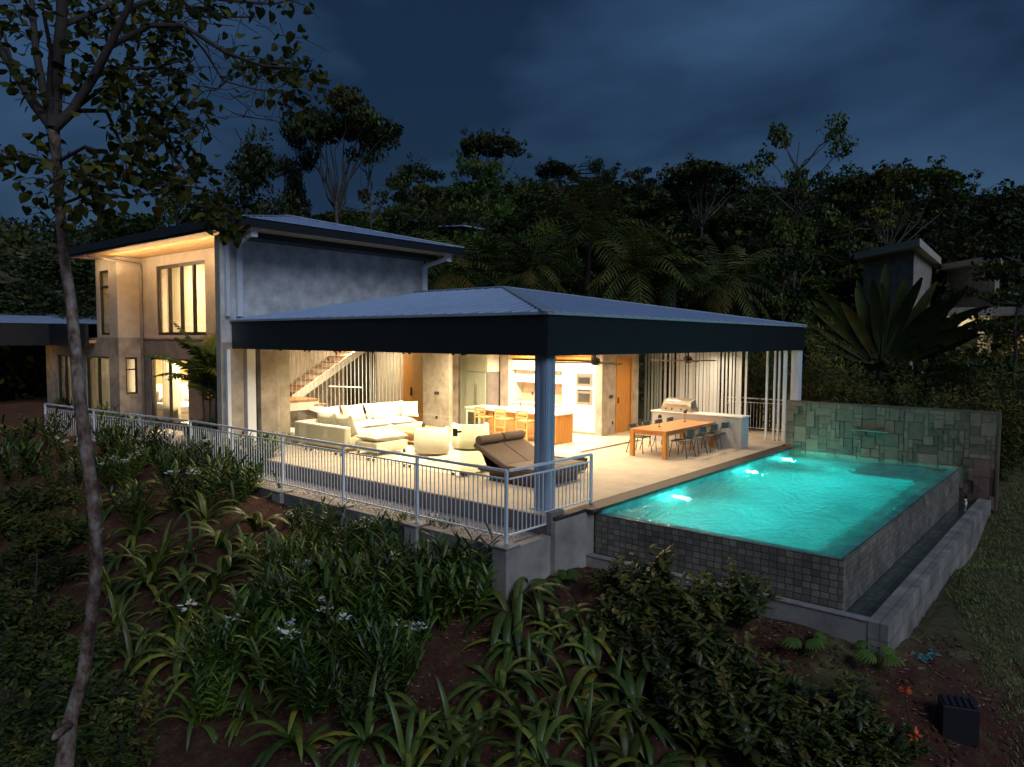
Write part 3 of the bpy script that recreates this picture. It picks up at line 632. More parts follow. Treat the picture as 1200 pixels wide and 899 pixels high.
# soffit lights washing the facade
def strip(name, p, ly, e, direction, col=(1, .70, .40)):
    o = lamp(name, 'AREA', p, e, col, .1, direction); o.data.shape = 'RECTANGLE'; o.data.size = .1; o.data.size_y = ly
    z = -Vector(direction).normalized(); yv = Vector((0, 1, 0)); xv = yv.cross(z).normalized(); o.rotation_euler = Matrix((xv, yv, z)).transposed().to_euler()
strip('eave_strip', (10.45, 22.9, 5.25), 7.6, 62, (0, 0, 1)); strip('wall_wash', (10.1, 22.9, 5.87), 7.6, 75, (.85, 0, -.75)); strip('wall_wash', (9.9, 27.8, 5.87), 1.5, 12, (.6, 0, -.9))
for x, y in ((9.7, 23.0), (9.3, 27.6), (9.4, 33.9)):
    lamp('unseen_fill_lamp', 'POINT', (x, y, 2.0), 10, (1, .68, .38), .1).data.specular_factor = 0  # unseen fill lamps without fixtures, added to tone the walls and wing fascia
# dark single-storey wing at the far left
mb = MB(); mb.box(10.2, 28.92, 2.78, 10.32, 32.7, 3.62); mb.box(10.3, 32.6, 2.78, 6.2, 32.7, 3.62); mb.box(6.2, 32.7, 2.7, 6.3, 38, 3.5); mb.build('wing_fascia', 'fascia_black', V)
quadmesh([[(10.18, 28.9, 3.66), (10.18, 32.6, 3.64), (14, 32.6, 4.1), (14, 28.9, 4.1)], [(6.1, 32.58, 3.64), (14, 32.58, 3.66), (14, 38, 4.2), (6.1, 38, 4.2)]], 'wing_roof', 'roof_metal', V)
mb = MB(); mb.box(10.33, 28.9, 2.9, 16, 34.3, 3.0); mb.box(6.3, 32.71, 2.9, 10.32, 38, 3.0); mb.build('wing_soffit', 'wood_soffit', V)
# frameless glass walls of the living room
def pane(a, b, name='glass_panel', m='clear_glass', z0=.02, z1=2.88):
    mb = MB(); mb.beam((a[0], a[1], (z0+z1)/2), (b[0], b[1], (z0+z1)/2), .012, z1-z0); g = mb.build(name, m, V)
    d = Vector((b[0]-a[0], b[1]-a[1], 0)); n = d.normalized(); mb = MB()
    for z in (z0+.0, 2.74):
        for t in (.10, d.length-.10):
            q = Vector((a[0], a[1], z))+n*t; mb.beam(q-n*.03+Vector((0, 0, .04)), q+n*.03+Vector((0, 0, .04)), .035, .06)
    mb.build('clamp', 'black_metal', g); return g
GY = [18.45, 17.05, 15.7, 14.35, 13.0, 11.33]
for a, b in zip(GY[:-1], GY[1:]): pane((11.57, a-.006), (11.57, b+.006))
pane((11.6, 11.26), (12.55, 11.26)); pane((11.62, 11.20), (12.58, 11.20), m='green_glass'); pane((11.64, 11.32), (12.5, 11.32), m='green_glass')
mb = MB()
for y in (11.18, 11.24, 11.30): mb.box(11.5, y-.01, .0205, 19.6, y+.01, .026)
mb.build('door_track', 'dark_frame', V)
mb = MB(); mb.box(11.45, 11.22, 1.02, 11.62, 11.26, 1.06); mb.box(11.42, 11.2, .95, 11.47, 11.3, 1.12); mb.build('door_lock', 'black_metal', V)
# inner walls of the living room and kitchen
mb = MB(); mb.box(18.6, 19.0, .02, 18.75, 28, 3.0); mb.build('rear_wall', 'plaster_warm', V)
mb = MB(); mb.box(15.9, 21.28, .02, 16.0, 21.38, 2.99); mb.box(12, 21.2, .02, 15.9, 21.38, 2.99); mb.build('stair_back_wall', 'concrete_light', V)
mb = MB(); mb.box(18.55, 22.7, .03, 18.59, 25.0, 2.7)
f = mb.build('dark_door', 'black_glass', V)
mb = MB(); mb.box(18.5, 20.7, .03, 18.59, 21.25, 2.1); mb.build('beige_door', 'backsplash', V, bevel=.01)
mb = MB(); mb.box(18.3, 19.55, .03, 18.45, 20.75, 2.8); mb.box(18.451, 19.4, .03, 18.59, 20.65, 2.88); d = mb.build('timber_door', 'wood_door', V, bevel=.01)
mb = MB(); mb.box(18.27, 19.68, .35, 18.298, 20.2, 2.45); mb.build('mirror', 'green_glass', d)
mb = MB(); mb.box(18.24, 20.25, 1.0, 18.29, 20.3, 1.3); mb.build('handle', 'black_metal', d)
mb = MB(); mb.box(19.6, 12.66, .013, 19.95, 12.9, 2.9); mb.box(20.0, 12.72, .013, 20.58, 12.9, 2.9); mb.box(20.58, 12.72, 2.5, 21.5, 12.9, 2.9); mb.box(21.5, 12.72, .013, 22.0, 12.9, 2.9); mb.box(20.2, 12.9, .013, 20.35, 18.4, 2.9); mb.box(17.63, 18.45, .013, 20.35, 18.49, 2.9); mb.box(19.62, 16.65, .013, 20.19, 17.02, 2.9)
mb.build('kitchen_wall', 'concrete_light', V)
mb = MB(); mb.box(20.58, 12.75, .013, 21.5, 12.82, 2.5); d = mb.build('timber_door', 'wood_door', V, bevel=.008); d['label'] = 'plain orange timber door in the concrete wall right of the ovens'
mb = MB(); mb.box(20.52, 12.695, .013, 20.6, 12.718, 2.56); mb.box(21.48, 12.695, .013, 21.56, 12.718, 2.56); mb.box(20.6, 12.695, 2.5, 21.48, 12.718, 2.56); mb.build('door_frame', 'wood_door', d)
mb = MB(); mb.box(20.66, 12.70, 1.0, 20.70, 12.745, 1.2); mb.build('handle', 'black_metal', d)
for x in (20.12, 20.24):
    mb = MB(); mb.box(x, 12.705, 1.2, x+.085, 12.718, 1.31); mb.build('light_switch', 'black_metal', V)
mb = MB(); mb.box(20.3, 12.705, .33, 20.38, 12.718, .44); mb.build('socket', 'black_metal', V)
for y, z in ((18.1, 1.2), (17.98, 1.2), (18.05, .35)):
    mb = MB(); mb.box(17.435, y-.045, z, 17.448, y+.045, z+.1); mb.build('light_switch', 'black_metal', V)
mb = MB(); mb.box(23.2, 12.75, .013, 23.4, 18.4, 2.9); mb.box(22.0, 13.2, .013, 23.2, 13.25, 2.88); mb.build('service_glass', 'green_glass', V)
mb = MB(); mb.box(22.01, 14.4, .013, 23.19, 14.5, 2.88); mb.build('service_wall', 'concrete_dark', V)
mb = MB(); mb.box(8.75, 18.95, -1.5, 11.38, 26.88, -.02); mb.box(7.9, 26.89, -1.5, 10.53, 34, .05); o = mb.build('path', 'path_stone'); tag(o, kind='structure')
# pavilion downlights (warm, recessed in the ceiling)
for x, y, e in [(12.3, 16.6, 30), (12.6, 13.4, 34), (14.6, 12.6, 30), (14.8, 15.6, 42), (14.6, 17.7, 34), (16.8, 16.8, 30), (17.0, 14.0, 34), (18.6, 13.4, 45), (18.7, 15.6, 45), (13.2, 9.6, 24), (11.3, 9.3, 16), (10.9, 12.5, 12), (10.9, 15.6, 12), (15.5, 9.0, 26), (17.4, 9.9, 26), (19.6, 9.6, 30), (20.9, 11.2, 30), (22.8, 10.4, 24), (16.5, 11.9, 22)]:
    lamp('ceiling_downlight', 'AREA', (x, y, 2.885), e*(1.6 if y < 11.3 else 3.7), (1, .80, .54) if y < 11.3 else (1, .82, .58), .16, spread=150)
for x, y, e in [(13.2, 19.6, 36), (15.4, 20.2, 36), (17.5, 21.5, 40), (17.6, 24.4, 30), (16.6, 23.3, 20)]:
    lamp('stair_downlight', 'AREA', (x, y, 2.96), e*2.0, (1, .82, .58), .2)
random.seed(21)
# ------------------------------------------------------------------ railings
def railing(label, path, tops, bots, posts, step=.105, m='pale_steel', maxb=100, cat='railing'):
    r = T('railing', label, cat, (path[0][0], path[0][1], bots[0]))
    P3 = [Vector((p[0], p[1], 0)) for p in path]
    for i in range(len(path)-1):
        for z, s in ((tops[i], .042), (tops[i]-.14, .026), (None, .026)):
            a, b = P3[i].copy(), P3[i+1].copy()
            if z is None: a.z, b.z = bots[i], bots[i]
            else: a.z = b.z = z
            mb = MB(); mb.beam(a, b, s, s); mb.build('rail', m, r)
    for p in posts:
        mb = MB(); mb.box(p[0]-.025, p[1]-.025, p[2], p[0]+.025, p[1]+.025, p[3]); mb.build('post', m, r, bevel=.003)
    cnt = 0; extra = MB()
    for i in range(len(path)-1):
        d = P3[i+1]-P3[i]; n = int(d.length/step)
        for k in range(1, n):
            q = P3[i]+d*(k/n)
            if cnt < maxb: mb = MB()
            else: mb = extra
            mb.box(q.x-.007, q.y-.007, bots[i]+.01, q.x+.007, q.y+.007, tops[i]-.15)
            if cnt < maxb: mb.build('baluster', m, r)
            cnt += 1
    if extra.v: e = extra.build('baluster', m, r); e['kind'] = 'stuff'
    return r
X8 = 8.93
railing('long pale steel railing above the planted slope in front of the gravel bed', [(X8, 7.6), (X8, 18.4)], [.955], [-.13],
        [(X8, y, -.262, .955) for y in POSTY])
railing('short stepped steel railing between the corner post and the pool', [(X8+.05, 7.58), (9.98, 7.56), (11.33, 7.54)], [.955, .955], [-.12, .09],
        [(11.33, 7.54, .012, .955), (9.98, 7.57, -.12, .10)])
railing('far steel railing with light posts in front of the bedroom doors', [(X8-.02, 18.45), (8.35, 23.2), (8.1, 26.5)], [.955, .96], [-.13, -.1],
        [(8.65, 20.8, -.3, .955), (8.35, 23.2, -.3, .96), (8.1, 26.5, -.3, .96)], step=.13, maxb=60)
railing('white steel railing at the far edge of the terrace beyond the slatted screen', [(24.5, 10.6), (24.5, 7.7)], [1.12], [.1],
        [(24.5, y, .012, 1.12) for y in (10.6, 9.15, 7.7)], m='white_steel', step=.11)

# ------------------------------------------------------------------ staircase
st = T('staircase', 'open timber-tread staircase with white stringers and hanging white rods', 'staircase', (14, 20, .02))
mb = MB(); mb.box(12.0, 18.95, 1.18, 13.3, 21.15, 1.25); mb.build('landing', 'wood_tread', st, bevel=.01)
mb = MB(); mb.box(12.0, 18.97, .93, 13.28, 19.03, 1.178); mb.box(12.0, 19.04, .93, 12.06, 21.1, 1.178); mb.build('landing_frame', 'white_paint', st)
for k in range(6):
    x = 13.1+k*.36; z = 1.08-k*.175
    mb = MB(); mb.box(x, 18.95, z-.045, x+.46, 20.0, z); mb.build('tread', 'wood_tread', st, bevel=.006)
mb = MB(); mb.beam((12.9, 18.99, 1.08), (15.3, 18.99, -.06+.1), .05, .26, (0, 0, 1)); mb.beam((12.9, 19.96, 1.08), (15.3, 19.96, .04), .05, .26); mb.build('stringer', 'white_paint', st)
for k in range(9):
    x = 13.2+k*.33; z = 1.36+k*.185
    mb = MB(); mb.box(x, 20.12, z, x+.40, 21.1, z+.045); mb.build('tread', 'wood_tread', st)
    mb = MB(); mb.box(x+.36, 20.14, z+.047, x+.39, 21.1, z+.182); mb.build('riser', 'white_paint', st)
mb = MB(); mb.beam((13.1, 20.08, 1.18), (16.1, 20.08, 2.88), .05, .24); mb.build('stringer', 'white_paint', st)
for i in range(22):
    x = 12.15+i*.155; z0 = 1.26 if x < 13.1 else max(.05, 1.08-.175*((x-13.1)/.36)+.02)
    mb = MB(); mb.tube([(x, 18.93, z0), (x, 18.93, 2.97)], .011, 6); mb.build('rod', 'white_steel', st)
for i in range(9):
    x = 15.7+i*.16; mb = MB(); mb.tube([(x, 19.4, .03), (x, 19.4, 2.97)], .011, 6); mb.build('rod', 'white_steel', st)
mb = MB(); mb.tube([(13.6, 18.9, 1.62), (14.9, 18.9, 1.52)], .02, 6); mb.build('handrail', 'white_steel', st)

# ------------------------------------------------------------------ kitchen
kt = T('kitchen_unit', 'cream built-in kitchen wall with ovens, niche and timber slat bulkhead', 'kitchen cabinets', (19.9, 15, .01))
mb = MB(); mb.box(19.6, 12.91, .10, 20.18, 13.78, 2.40); mb.build('oven_tower', 'cabinet_white', kt, bevel=.005)
mb = MB(); mb.box(19.66, 12.93, .013, 20.18, 17.0, .098); mb.build('plinth', 'steel', kt)
mb = MB(); mb.box(19.6, 13.79, .10, 20.18, 14.25, 2.40); mb.build('tall_cabinet', 'cabinet_white', kt, bevel=.005)
for a, b in ((14.26, 14.98), (14.99, 15.7), (15.71, 16.43)):
    mb = MB(); mb.box(19.6, a, .10, 20.18, b, .88); mb.build('base_cabinet', 'cabinet_white', kt, bevel=.004)
    mb = MB(); mb.box(19.78, a, 1.62, 20.18, b, 2.05); mb.build('wall_cabinet', 'white_paint', kt, bevel=.004)
    mb = MB(); mb.box(19.6, a, 2.06, 20.18, b, 2.40); mb.build('wall_cabinet', 'cabinet_white', kt, bevel=.004)
mb = MB(); mb.box(19.57, 14.26, .882, 20.18, 16.43, .92); mb.build('worktop', 'quartz_white', kt)
mb = MB(); mb.box(20.15, 14.26, .922, 20.18, 16.43, 1.61); mb.build('backsplash', 'backsplash', kt)
for y in (15.4, 15.9):
    mb = MB(); mb.box(20.13, y, 1.15, 20.148, y+.08, 1.24); mb.build('socket', 'black_metal', kt)
mb = MB(); mb.box(19.6, 16.44, .10, 20.18, 16.62, 2.9); mb.build('side_panel', 'cabinet_white', kt)
for z0, z1, nm in ((1.02, 1.50, 'oven'), (1.62, 2.02, 'microwave')):
    mb = MB(); mb.box(19.575, 13.03, z0, 19.598, 13.66, z1); f = mb.build(nm, 'steel', kt, bevel=.004)
    mb = MB(); mb.box(19.568, 13.12, z0+.06, 19.574, 13.57, z1-.14); mb.build('door_glass', 'black_glass', f)
    mb = MB(); mb.box(19.55, 13.1, z1-.11, 19.574, 13.59, z1-.095); mb.build('handle', 'steel', f)
mb = MB(); mb.box(19.566, 13.1, 1.44, 19.574, 13.6, 1.48); mb.build('control_panel', 'black_glass', kt)
mb = MB()
for k in range(4): mb.box(19.45+.0, 13.0, 2.47+k*.105, 19.50, 16.45, 2.555+k*.105)
mb.box(19.5, 13.0, 2.45, 19.56, 16.45, 2.88); mb.build('slat_bulkhead', 'wood_door', kt)
fr = T('fridge', 'pale double-door fridge standing between the kitchen and the concrete wall', 'fridge', (19.3, 17.8, .02))
mb = MB(); mb.box(18.9, 17.05, .05, 19.6, 18.0, 1.95); mb.build('body', 'concrete_dark', fr, bevel=.01)
for a, b in ((17.06, 17.52), (17.53, 17.99)):
    mb = MB(); mb.box(18.87, a, .06, 18.898, b, 1.94); mb.build('door', 'fridge_green', fr, bevel=.008)
mb = MB(); mb.box(18.85, 17.48, .7, 18.868, 17.50, 1.5); mb.box(18.85, 17.55, .7, 18.868, 17.57, 1.5); mb.build('handle', 'steel', fr)
mb = MB(); mb.box(18.95, 17.05, 1.96, 19.6, 18.0, 2.88); mb.build('recess_cover', 'cabinet_white', fr)  # pale block added to cover the unlit recess above the fridge
tc_ = T('tall_cupboard', 'tall pale cupboard wall left of the fridge', 'cupboard', (19.4, 18.7, .02))
mb = MB(); mb.box(19.0, 18.02, .02, 19.6, 18.42, 2.88); mb.build('carcass', 'cabinet_white', tc_); mb = MB(); mb.box(18.98, 18.03, .1, 18.998, 18.41, 2.1); mb.box(18.98, 18.03, 2.12, 18.998, 18.41, 2.85); mb.build('door', 'fridge_green', tc_)
isl = T('kitchen_island', 'timber kitchen island with white stone top', 'kitchen island', (17.4, 14.6, .02))
mb = MB(); mb.box(16.95, 12.55, .87, 17.9, 16.25, .92); mb.build('worktop', 'quartz_white', isl, bevel=.004)
mb = MB(); mb.box(17.3, 12.62, .022, 17.86, 15.55, .868); mb.build('cabinet', 'wood_stool', isl)
mb = MB()
for k in range(10): mb.box(17.0+k*.0875, 12.575, .022, 17.083+k*.0875, 12.61, .868)
mb.build('slatted_end', 'wood_door', isl, bevel=.004)
mb = MB(); mb.box(17.0, 15.58, .022, 17.86, 16.22, .868); f = mb.build('end_cabinet', 'quartz_white', isl, bevel=.004)
mb = MB(); mb.box(16.985, 15.68, .35, 16.998, 16.12, .76); mb.build('microwave', 'black_glass', f)
mb = MB(); mb.tube([(17.6, 14.4, .92), (17.6, 14.4, 1.2), (17.5, 14.4, 1.27), (17.38, 14.4, 1.2)], .014, 8); mb.build('tap', 'black_metal', isl, True)
for y in (15.2, 13.9):
    mb = MB(); mb.box(17.285, y, .70, 17.298, y+.09, .79); mb.build('socket', 'black_metal', isl)
bs = T('bar_stool', 'light timber bar stool at the left end of the kitchen island', 'bar stool', (16.75, 15.2, .02), 'bar stools along the kitchen island')
x0, y0 = 16.75, 15.2
for sx in (-1, 1):
    for sy in (-1, 1):
        top = 1.0 if sx < 0 else .66
        mb = MB(); mb.beam((x0+sx*.21, y0+sy*.2, .022), (x0+sx*.19, y0+sy*.2, top), .042, .042, (1, 0, 0)); mb.build('leg', 'wood_stool', bs, bevel=.004)
mb = MB(); mb.box(x0-.2, y0-.22, .66, x0+.22, y0+.22, .70); mb.build('seat', 'wood_stool', bs, bevel=.012)
for z in (.76, .86, .95):
    mb = MB(); mb.box(x0-.215, y0-.18, z, x0-.185, y0+.18, z+.055); mb.build('back_slat', 'wood_stool', bs, bevel=.004)
for z in (.25, .42):
    mb = MB(); mb.box(x0-.21, y0-.18, z, x0-.18, y0+.18, z+.035); mb.box(x0+.18, y0-.18, z-.05, x0+.21, y0+.18, z-.015); mb.build('stretcher', 'wood_stool', bs)
dup(bs, (16.75, 14.35, .02), label='light timber bar stool in the middle of the row at the kitchen island')
dup(bs, (16.75, 13.5, .02), label='light timber bar stool closest to the blue corner column, at the island')

# ------------------------------------------------------------------ living furniture
so = T('sofa', 'large cream L-shaped sofa with loose cushions facing the coffee table', 'sofa', (13.2, 17, .02))
mb = MB(); mb.box(11.95, 15.9, .10, 12.95, 18.2, .42); mb.box(12.951, 17.2, .10, 16.1, 18.2, .42); mb.build('base', 'cream_fabric', so, bevel=.05, segs=3)
mb = MB(); mb.box(11.9, 15.85, .12, 12.12, 18.25, .72); mb.build('backrest', 'cream_fabric', so, bevel=.05, segs=3)
mb = MB(); mb.box(12.13, 18.05, .12, 16.1, 18.28, .72); mb.build('backrest', 'cream_fabric', so, bevel=.05, segs=3)
def cushion(name, c, w, d, h, m, parent=None, rot=(0, 0, 0), grp=None, label=None):
    mb = MB(); n = 10; vs = []; fs = []
    for s in (1, -1):
        for i in range(n+1):
            for j in range(n+1):
                u, v = i/n*2-1, j/n*2-1; pin = 1-.10*(abs(u*v))**0
                t = (max(0, 1-abs(u)**2.6)*max(0, 1-abs(v)**2.6))**.45
                k = 1-.07*(1-abs(u)**2)*(abs(v)**3)-.0; k2 = 1-.07*(1-abs(v)**2)*(abs(u)**3)
                vs.append(Vector((u*w/2*k2, v*d/2*k, s*h/2*t)))
    N = (n+1)**2
    for s in (0, 1):
        for i in range(n):
            for j in range(n):
                q = (s*N+i*(n+1)+j, s*N+(i+1)*(n+1)+j, s*N+(i+1)*(n+1)+j+1, s*N+i*(n+1)+j+1); fs.append(q if s == 0 else q[::-1])
    from mathutils import Euler
    M = Euler(rot).to_matrix(); vs = [M @ v+Vector(c) for v in vs]; mb.add(vs, fs); return mb.build(name, m, parent, True)
for y in (16.45, 17.25): cushion('seat_cushion', (12.55, y, .50), .84, .84, .24, 'white_fabric', so)
for x in (13.4, 14.3, 15.3): cushion('seat_cushion', (x, 17.62, .50), .92, .84, .24, 'white_fabric', so)
for i, (x, y, rz) in enumerate([(12.28, 16.3, 0), (12.28, 17.1, 0)]): cushion('back_cushion', (x, y, .74), .6, .8, .26, 'cream_fabric', so, (0, R(68), R(6*i)))
for i, (x, rz) in enumerate([(12.9, 0), (13.8, 4), (14.7, -3), (15.5, 5)]): cushion('back_cushion', (x, 17.92, .80), .85, .62, .28, 'cream_fabric' if i % 2 else 'white_fabric', so, (R(66), 0, R(rz)))
cushion('throw_cushion', (14.45, 17.6, .82), .5, .5, .2, 'white_fabric', so, (R(60), 0, R(12))); cushion('throw_cushion', (15.75, 17.55, .84), .55, .55, .22, 'white_fabric', so, (R(62), 0, R(-35)))
for i in range(3):
    for x in (12.0, 12.9):
        pass
ot = T('ottoman', 'square cream ottoman in front of the sofa, topped by a big cushion', 'ottoman', (12.6, 15.1, .02))
mb = MB(); mb.box(12.05, 14.72, .12, 13.15, 15.62, .38); mb.build('base', 'cream_fabric', ot, bevel=.04, segs=3)
mb = MB()
for x in (12.12, 13.08):
    for y in (14.79, 15.55): mb.cbox(x, y, .024, .05, .05, .096)
mb.build('foot', 'black_metal', ot)
cushion('top_cushion', (12.62, 15.2, .50), 1.15, .95, .3, 'cream_fabric', ot)
rg = MB(); rg.box(11.8, 13.1, .0205, 16.6, 18.4, .034); o = rg.build('rug', 'rug'); tag(lift(o), 'large pale rug under the living room seating', 'rug')
def tub(x, y, label, r=.46, h=.70):
    t = T('tub_chair', label, 'armchair', (x, y, .034), 'tub chairs with their backs to the glass')
    n = 28; vs = []; a0, a1 = R(120), R(330); mb = MB(); prof = [(r-.10, .12), (r, .06), (r+.02, .3), (r, h), (r-.05, h+.03), (r-.12, h), (r-.14, .4), (r-.14, .3)]
    for i in range(n+1):
        a = a0+(a1-a0)*i/n
        for rr_, z in prof: vs.append((x+rr_*math.cos(a), y+rr_*math.sin(a), .034+z))
    k = len(prof); fs = [(i*k+j, (i+1)*k+j, (i+1)*k+j+1, i*k+j+1) for i in range(n) for j in range(k-1)]
    fs += [tuple(range(k))[::-1], tuple(n*k+j for j in range(k))]
    mb.add(vs, fs); mb.build('shell', 'cream_fabric', t, True)
    mb = MB(); mb.lathe([(0, .05), (r-.12, .05), (r-.06, .10), (r-.06, .34), (r-.12, .42), (0, .43)], 28, (x, y, .034)); mb.build('seat', 'cream_fabric', t, True)
    return t
tub(13.35, 14.0, 'cream barrel armchair seen from behind, left of the glass corner'); tub(14.75, 13.9, 'pale barrel armchair seen through the greenish sliding glass', .52)
ct = T('coffee_table', 'low timber coffee table between the sofa and the armchairs', 'coffee table', (14.7, 15.9, .034))
mb = MB(); mb.box(14.0, 15.2, .36, 15.4, 16.6, .42); mb.build('top', 'wood_stool', ct, bevel=.01)
mb = MB(); mb.box(14.05, 15.25, .12, 15.35, 16.55, .16); mb.build('shelf', 'wood_stool', ct, bevel=.005)
for x in (14.08, 15.2):
    for y in (15.28, 16.4):
        mb = MB(); mb.box(x, y, .035, x+.12, y+.12, .358); mb.build('leg', 'wood_door', ct)
b = MB(); b.lathe([(0, 0), (.09, 0), (.15, .09), (.14, .10), (.08, .02), (0, .02)], 16, (14.45, 15.75, .422)); tag(lift(b.build('bowl', 'steel', None, True)), 'dark bowl on the coffee table', 'bowl')
b = MB(); b.lathe([(0, 0), (.05, 0), (.06, .08), (.03, .13), (.035, .16), (0, .16)], 14, (15.1, 16.2, .422)); tag(lift(b.build('vase', 'black_metal', None, True)), 'small dark vase at the back of the coffee table', 'vase')
pf = MB(); pf.lathe([(0, 0), (.22, 0), (.29, .12), (.3, .28), (.22, .42), (0, .46)], 24, (12.05, 18.78, .02)); tag(lift(pf.build('pouf', 'white_fabric', None, True)), 'round white pouf under the stair landing', 'pouf')
# double lounger on the terrace
dl = T('double_lounger', 'brown double lounger with raised back and two bolster rolls by the corner column', 'lounger', (12.45, 9.9, .013))
mb = MB(); mb.box(11.65, 8.95, .22, 13.25, 10.75, .30); mb.build('frame', 'wood_dark', dl, bevel=.01)
mb = MB(); mb.box(11.75, 9.1, .014, 13.15, 10.5, .218); mb.build('plinth', 'wood_dark', dl, bevel=.01)
for x0_, x1_ in ((11.66, 12.44), (12.46, 13.24)):
    mb = MB(); mb.box(x0_, 8.98, .302, x1_, 10.0, .42); mb.build('seat_pad', 'taupe_fabric', dl, bevel=.03, segs=3)
    mb = MB(); mb.add([(x0_, 10.01, .302), (x1_, 10.01, .302), (x1_, 10.92, .72), (x0_, 10.92, .72), (x0_, 9.97, .42), (x1_, 9.97, .42), (x1_, 10.86, .83), (x0_, 10.86, .83)], [(0, 3, 2, 1), (4, 5, 6, 7), (0, 1, 5, 4), (1, 2, 6, 5), (2, 3, 7, 6), (3, 0, 4, 7)]); mb.build('back_pad', 'taupe_fabric', dl, bevel=.03, segs=3)
    mb = MB(); mb.tube([(x0_+.02, 10.76, .87), (x1_-.02, 10.76, .87)], .105, 18); mb.build('bolster', 'taupe_fabric', dl, True, bevel=.02)
mb = MB(); mb.box(11.6, 10.4, .30, 11.66, 10.9, .34); mb.beam((12.45, 10.6, .3), (12.45, 10.8, .66), 1.3, .03); mb.build('back_support', 'wood_dark', dl)
pc = T('footstool', 'beige cushioned footstool behind the blue corner column', 'footstool', (13.75, 9.75, .013))
mb = MB(); mb.box(13.45, 9.45, .10, 14.05, 10.05, .34); mb.build('base', 'wood_dark', pc, bevel=.01); cushion('pad', (13.75, 9.75, .40), .66, .66, .16, 'cream_fabric', pc)
# dining table and chairs
dt = T('dining_table', 'long orange timber dining table on four square legs', 'dining table', (18.7, 9.55, .013))
TX0, TX1, TY0, TY1 = 16.8, 19.82, 8.88, 9.95
mb = MB()
for k in range(6): mb.box(TX0, TY0+k*(TY1-TY0)/6+.002, .70, TX1, TY0+(k+1)*(TY1-TY0)/6-.002, .75)
mb.build('tabletop', 'wood_table', dt, bevel=.004)
mb = MB(); mb.box(TX0+.02, TY0+.02, .62, TX1-.02, TY0+.05, .698); mb.box(TX0+.02, TY1-.05, .62, TX1-.02, TY1-.02, .698); mb.box(TX0+.02, TY0+.05, .62, TX0+.05, TY1-.05, .698); mb.build('apron', 'wood_table', dt)
for x in (TX0, TX1-.11):
    for y in (TY0, TY1-.11):
        mb = MB(); mb.box(x, y, .014, x+.11, y+.11, .699); mb.build('leg', 'wood_door', dt, bevel=.004)
ch = T('dining_chair', 'grey metal dining chair on the pool side of the table, nearest the table corner', 'dining chair', (17.55, 8.95, .013), 'grey metal chairs around the dining table')
cx, cyy = 17.55, 8.95
mb = MB(); mb.box(cx-.22, cyy-.02, .44, cx+.22, cyy+.4, .465); mb.build('seat', 'chair_grey', ch, bevel=.01)
for sx in (-1, 1):
    mb = MB(); mb.tube([(cx+sx*.2, cyy+.36, .45), (cx+sx*.25, cyy+.42, .015)], .012, 6); mb.build('leg', 'chair_grey', ch, True)
    mb = MB(); mb.tube([(cx+sx*.26, cyy-.10, .015), (cx+sx*.2, cyy-.0, .45), (cx+sx*.2, cyy-.06, .76)], .012, 6); mb.build('leg', 'chair_grey', ch, True)
mb = MB()
for k in range(7):
    t0, t1 = -1+k*2/7, -1+(k+1)*2/7
    mb.beam((cx+t0*.22, cyy-.06-.05*(1-t0*t0), .70), (cx+t1*.22, cyy-.06-.05*(1-t1*t1), .70), .02, .17)
mb.build('backrest', 'chair_grey', ch)
ordn = ['first', 'second', 'third', 'fourth', 'fifth', 'sixth', 'seventh', 'eighth', 'ninth', 'tenth', 'eleventh', 'twelfth', 'thirteenth', 'fourteenth', 'fifteenth', 'sixteenth', 'seventeenth', 'eighteenth', 'nineteenth', 'twentieth']
ch.location = (17.55, 8.62, .013)
for i in range(1, 4): dup(ch, (17.55+.72*i, 8.62, .013), label='grey metal dining chair on the pool side of the table, %s from the near corner' % ordn[i])
for i in range(4): dup(ch, (17.5+.74*i, 10.22, .013), math.pi, label='grey metal dining chair on the house side of the table, %s from the near end' % ordn[i])
for i, (x, y, l) in enumerate(((17.6, 9.5, 'slim black table lamp at the near end of the dining table'), (19.3, 9.6, 'slim black table lamp at the far end of the dining table'))):
    t = T('table_lamp', l, 'lamp', (x, y, .751), 'black lamps on the dining table')
    mb = MB(); mb.cyl(x, y, .752, .765, .05, 16); mb.build('base', 'black_metal', t, True); mb = MB(); mb.cyl(x, y, .765, 1.04, .007, 8); mb.build('stem', 'black_metal', t, True)
    mb = MB(); mb.cyl(x, y, 1.0, 1.09, .055, 16, .045); mb.build('lamp_shade', 'black_metal', t, True)
# outdoor kitchen counter and grill
oc = T('outdoor_counter', 'long white-topped outdoor kitchen counter behind the dining table', 'counter', (20.3, 9.3, .013))
mb = MB(); mb.box(19.9, 8.14, .014, 20.42, 11.0, .91); mb.build('body', 'bbq_panel', oc, bevel=.004)
mb = MB(); mb.box(19.87, 8.10, .912, 20.46, 11.05, .95); mb.build('worktop', 'quartz_white', oc, bevel=.004)
mb = MB(); mb.tube([(20.3, 8.7, .95), (20.3, 8.7, 1.24), (20.23, 8.7, 1.3), (20.13, 8.7, 1.24)], .013, 8); mb.build('tap', 'steel', oc, True)
gr = T('gas_grill', 'stainless steel gas grill with timber-toned handle on the outdoor counter', 'grill', (20.15, 10.1, .951))
mb = MB(); mb.box(19.93, 9.72, .952, 20.40, 10.72, 1.10); mb.build('firebox', 'steel', gr, bevel=.01)
mb = MB(); mb.add([(19.95, y, 1.102) for y in (9.74, 10.70)]+[(20.38, y, 1.102) for y in (9.74, 10.70)]+[(20.02, y, 1.28) for y in (9.76, 10.68)]+[(20.32, y, 1.34) for y in (9.76, 10.68)], [(0, 1, 3, 2), (4, 6, 7, 5), (0, 4, 5, 1), (2, 3, 7, 6), (0, 2, 6, 4), (1, 5, 7, 3)]); mb.build('lid', 'steel', gr, bevel=.02)
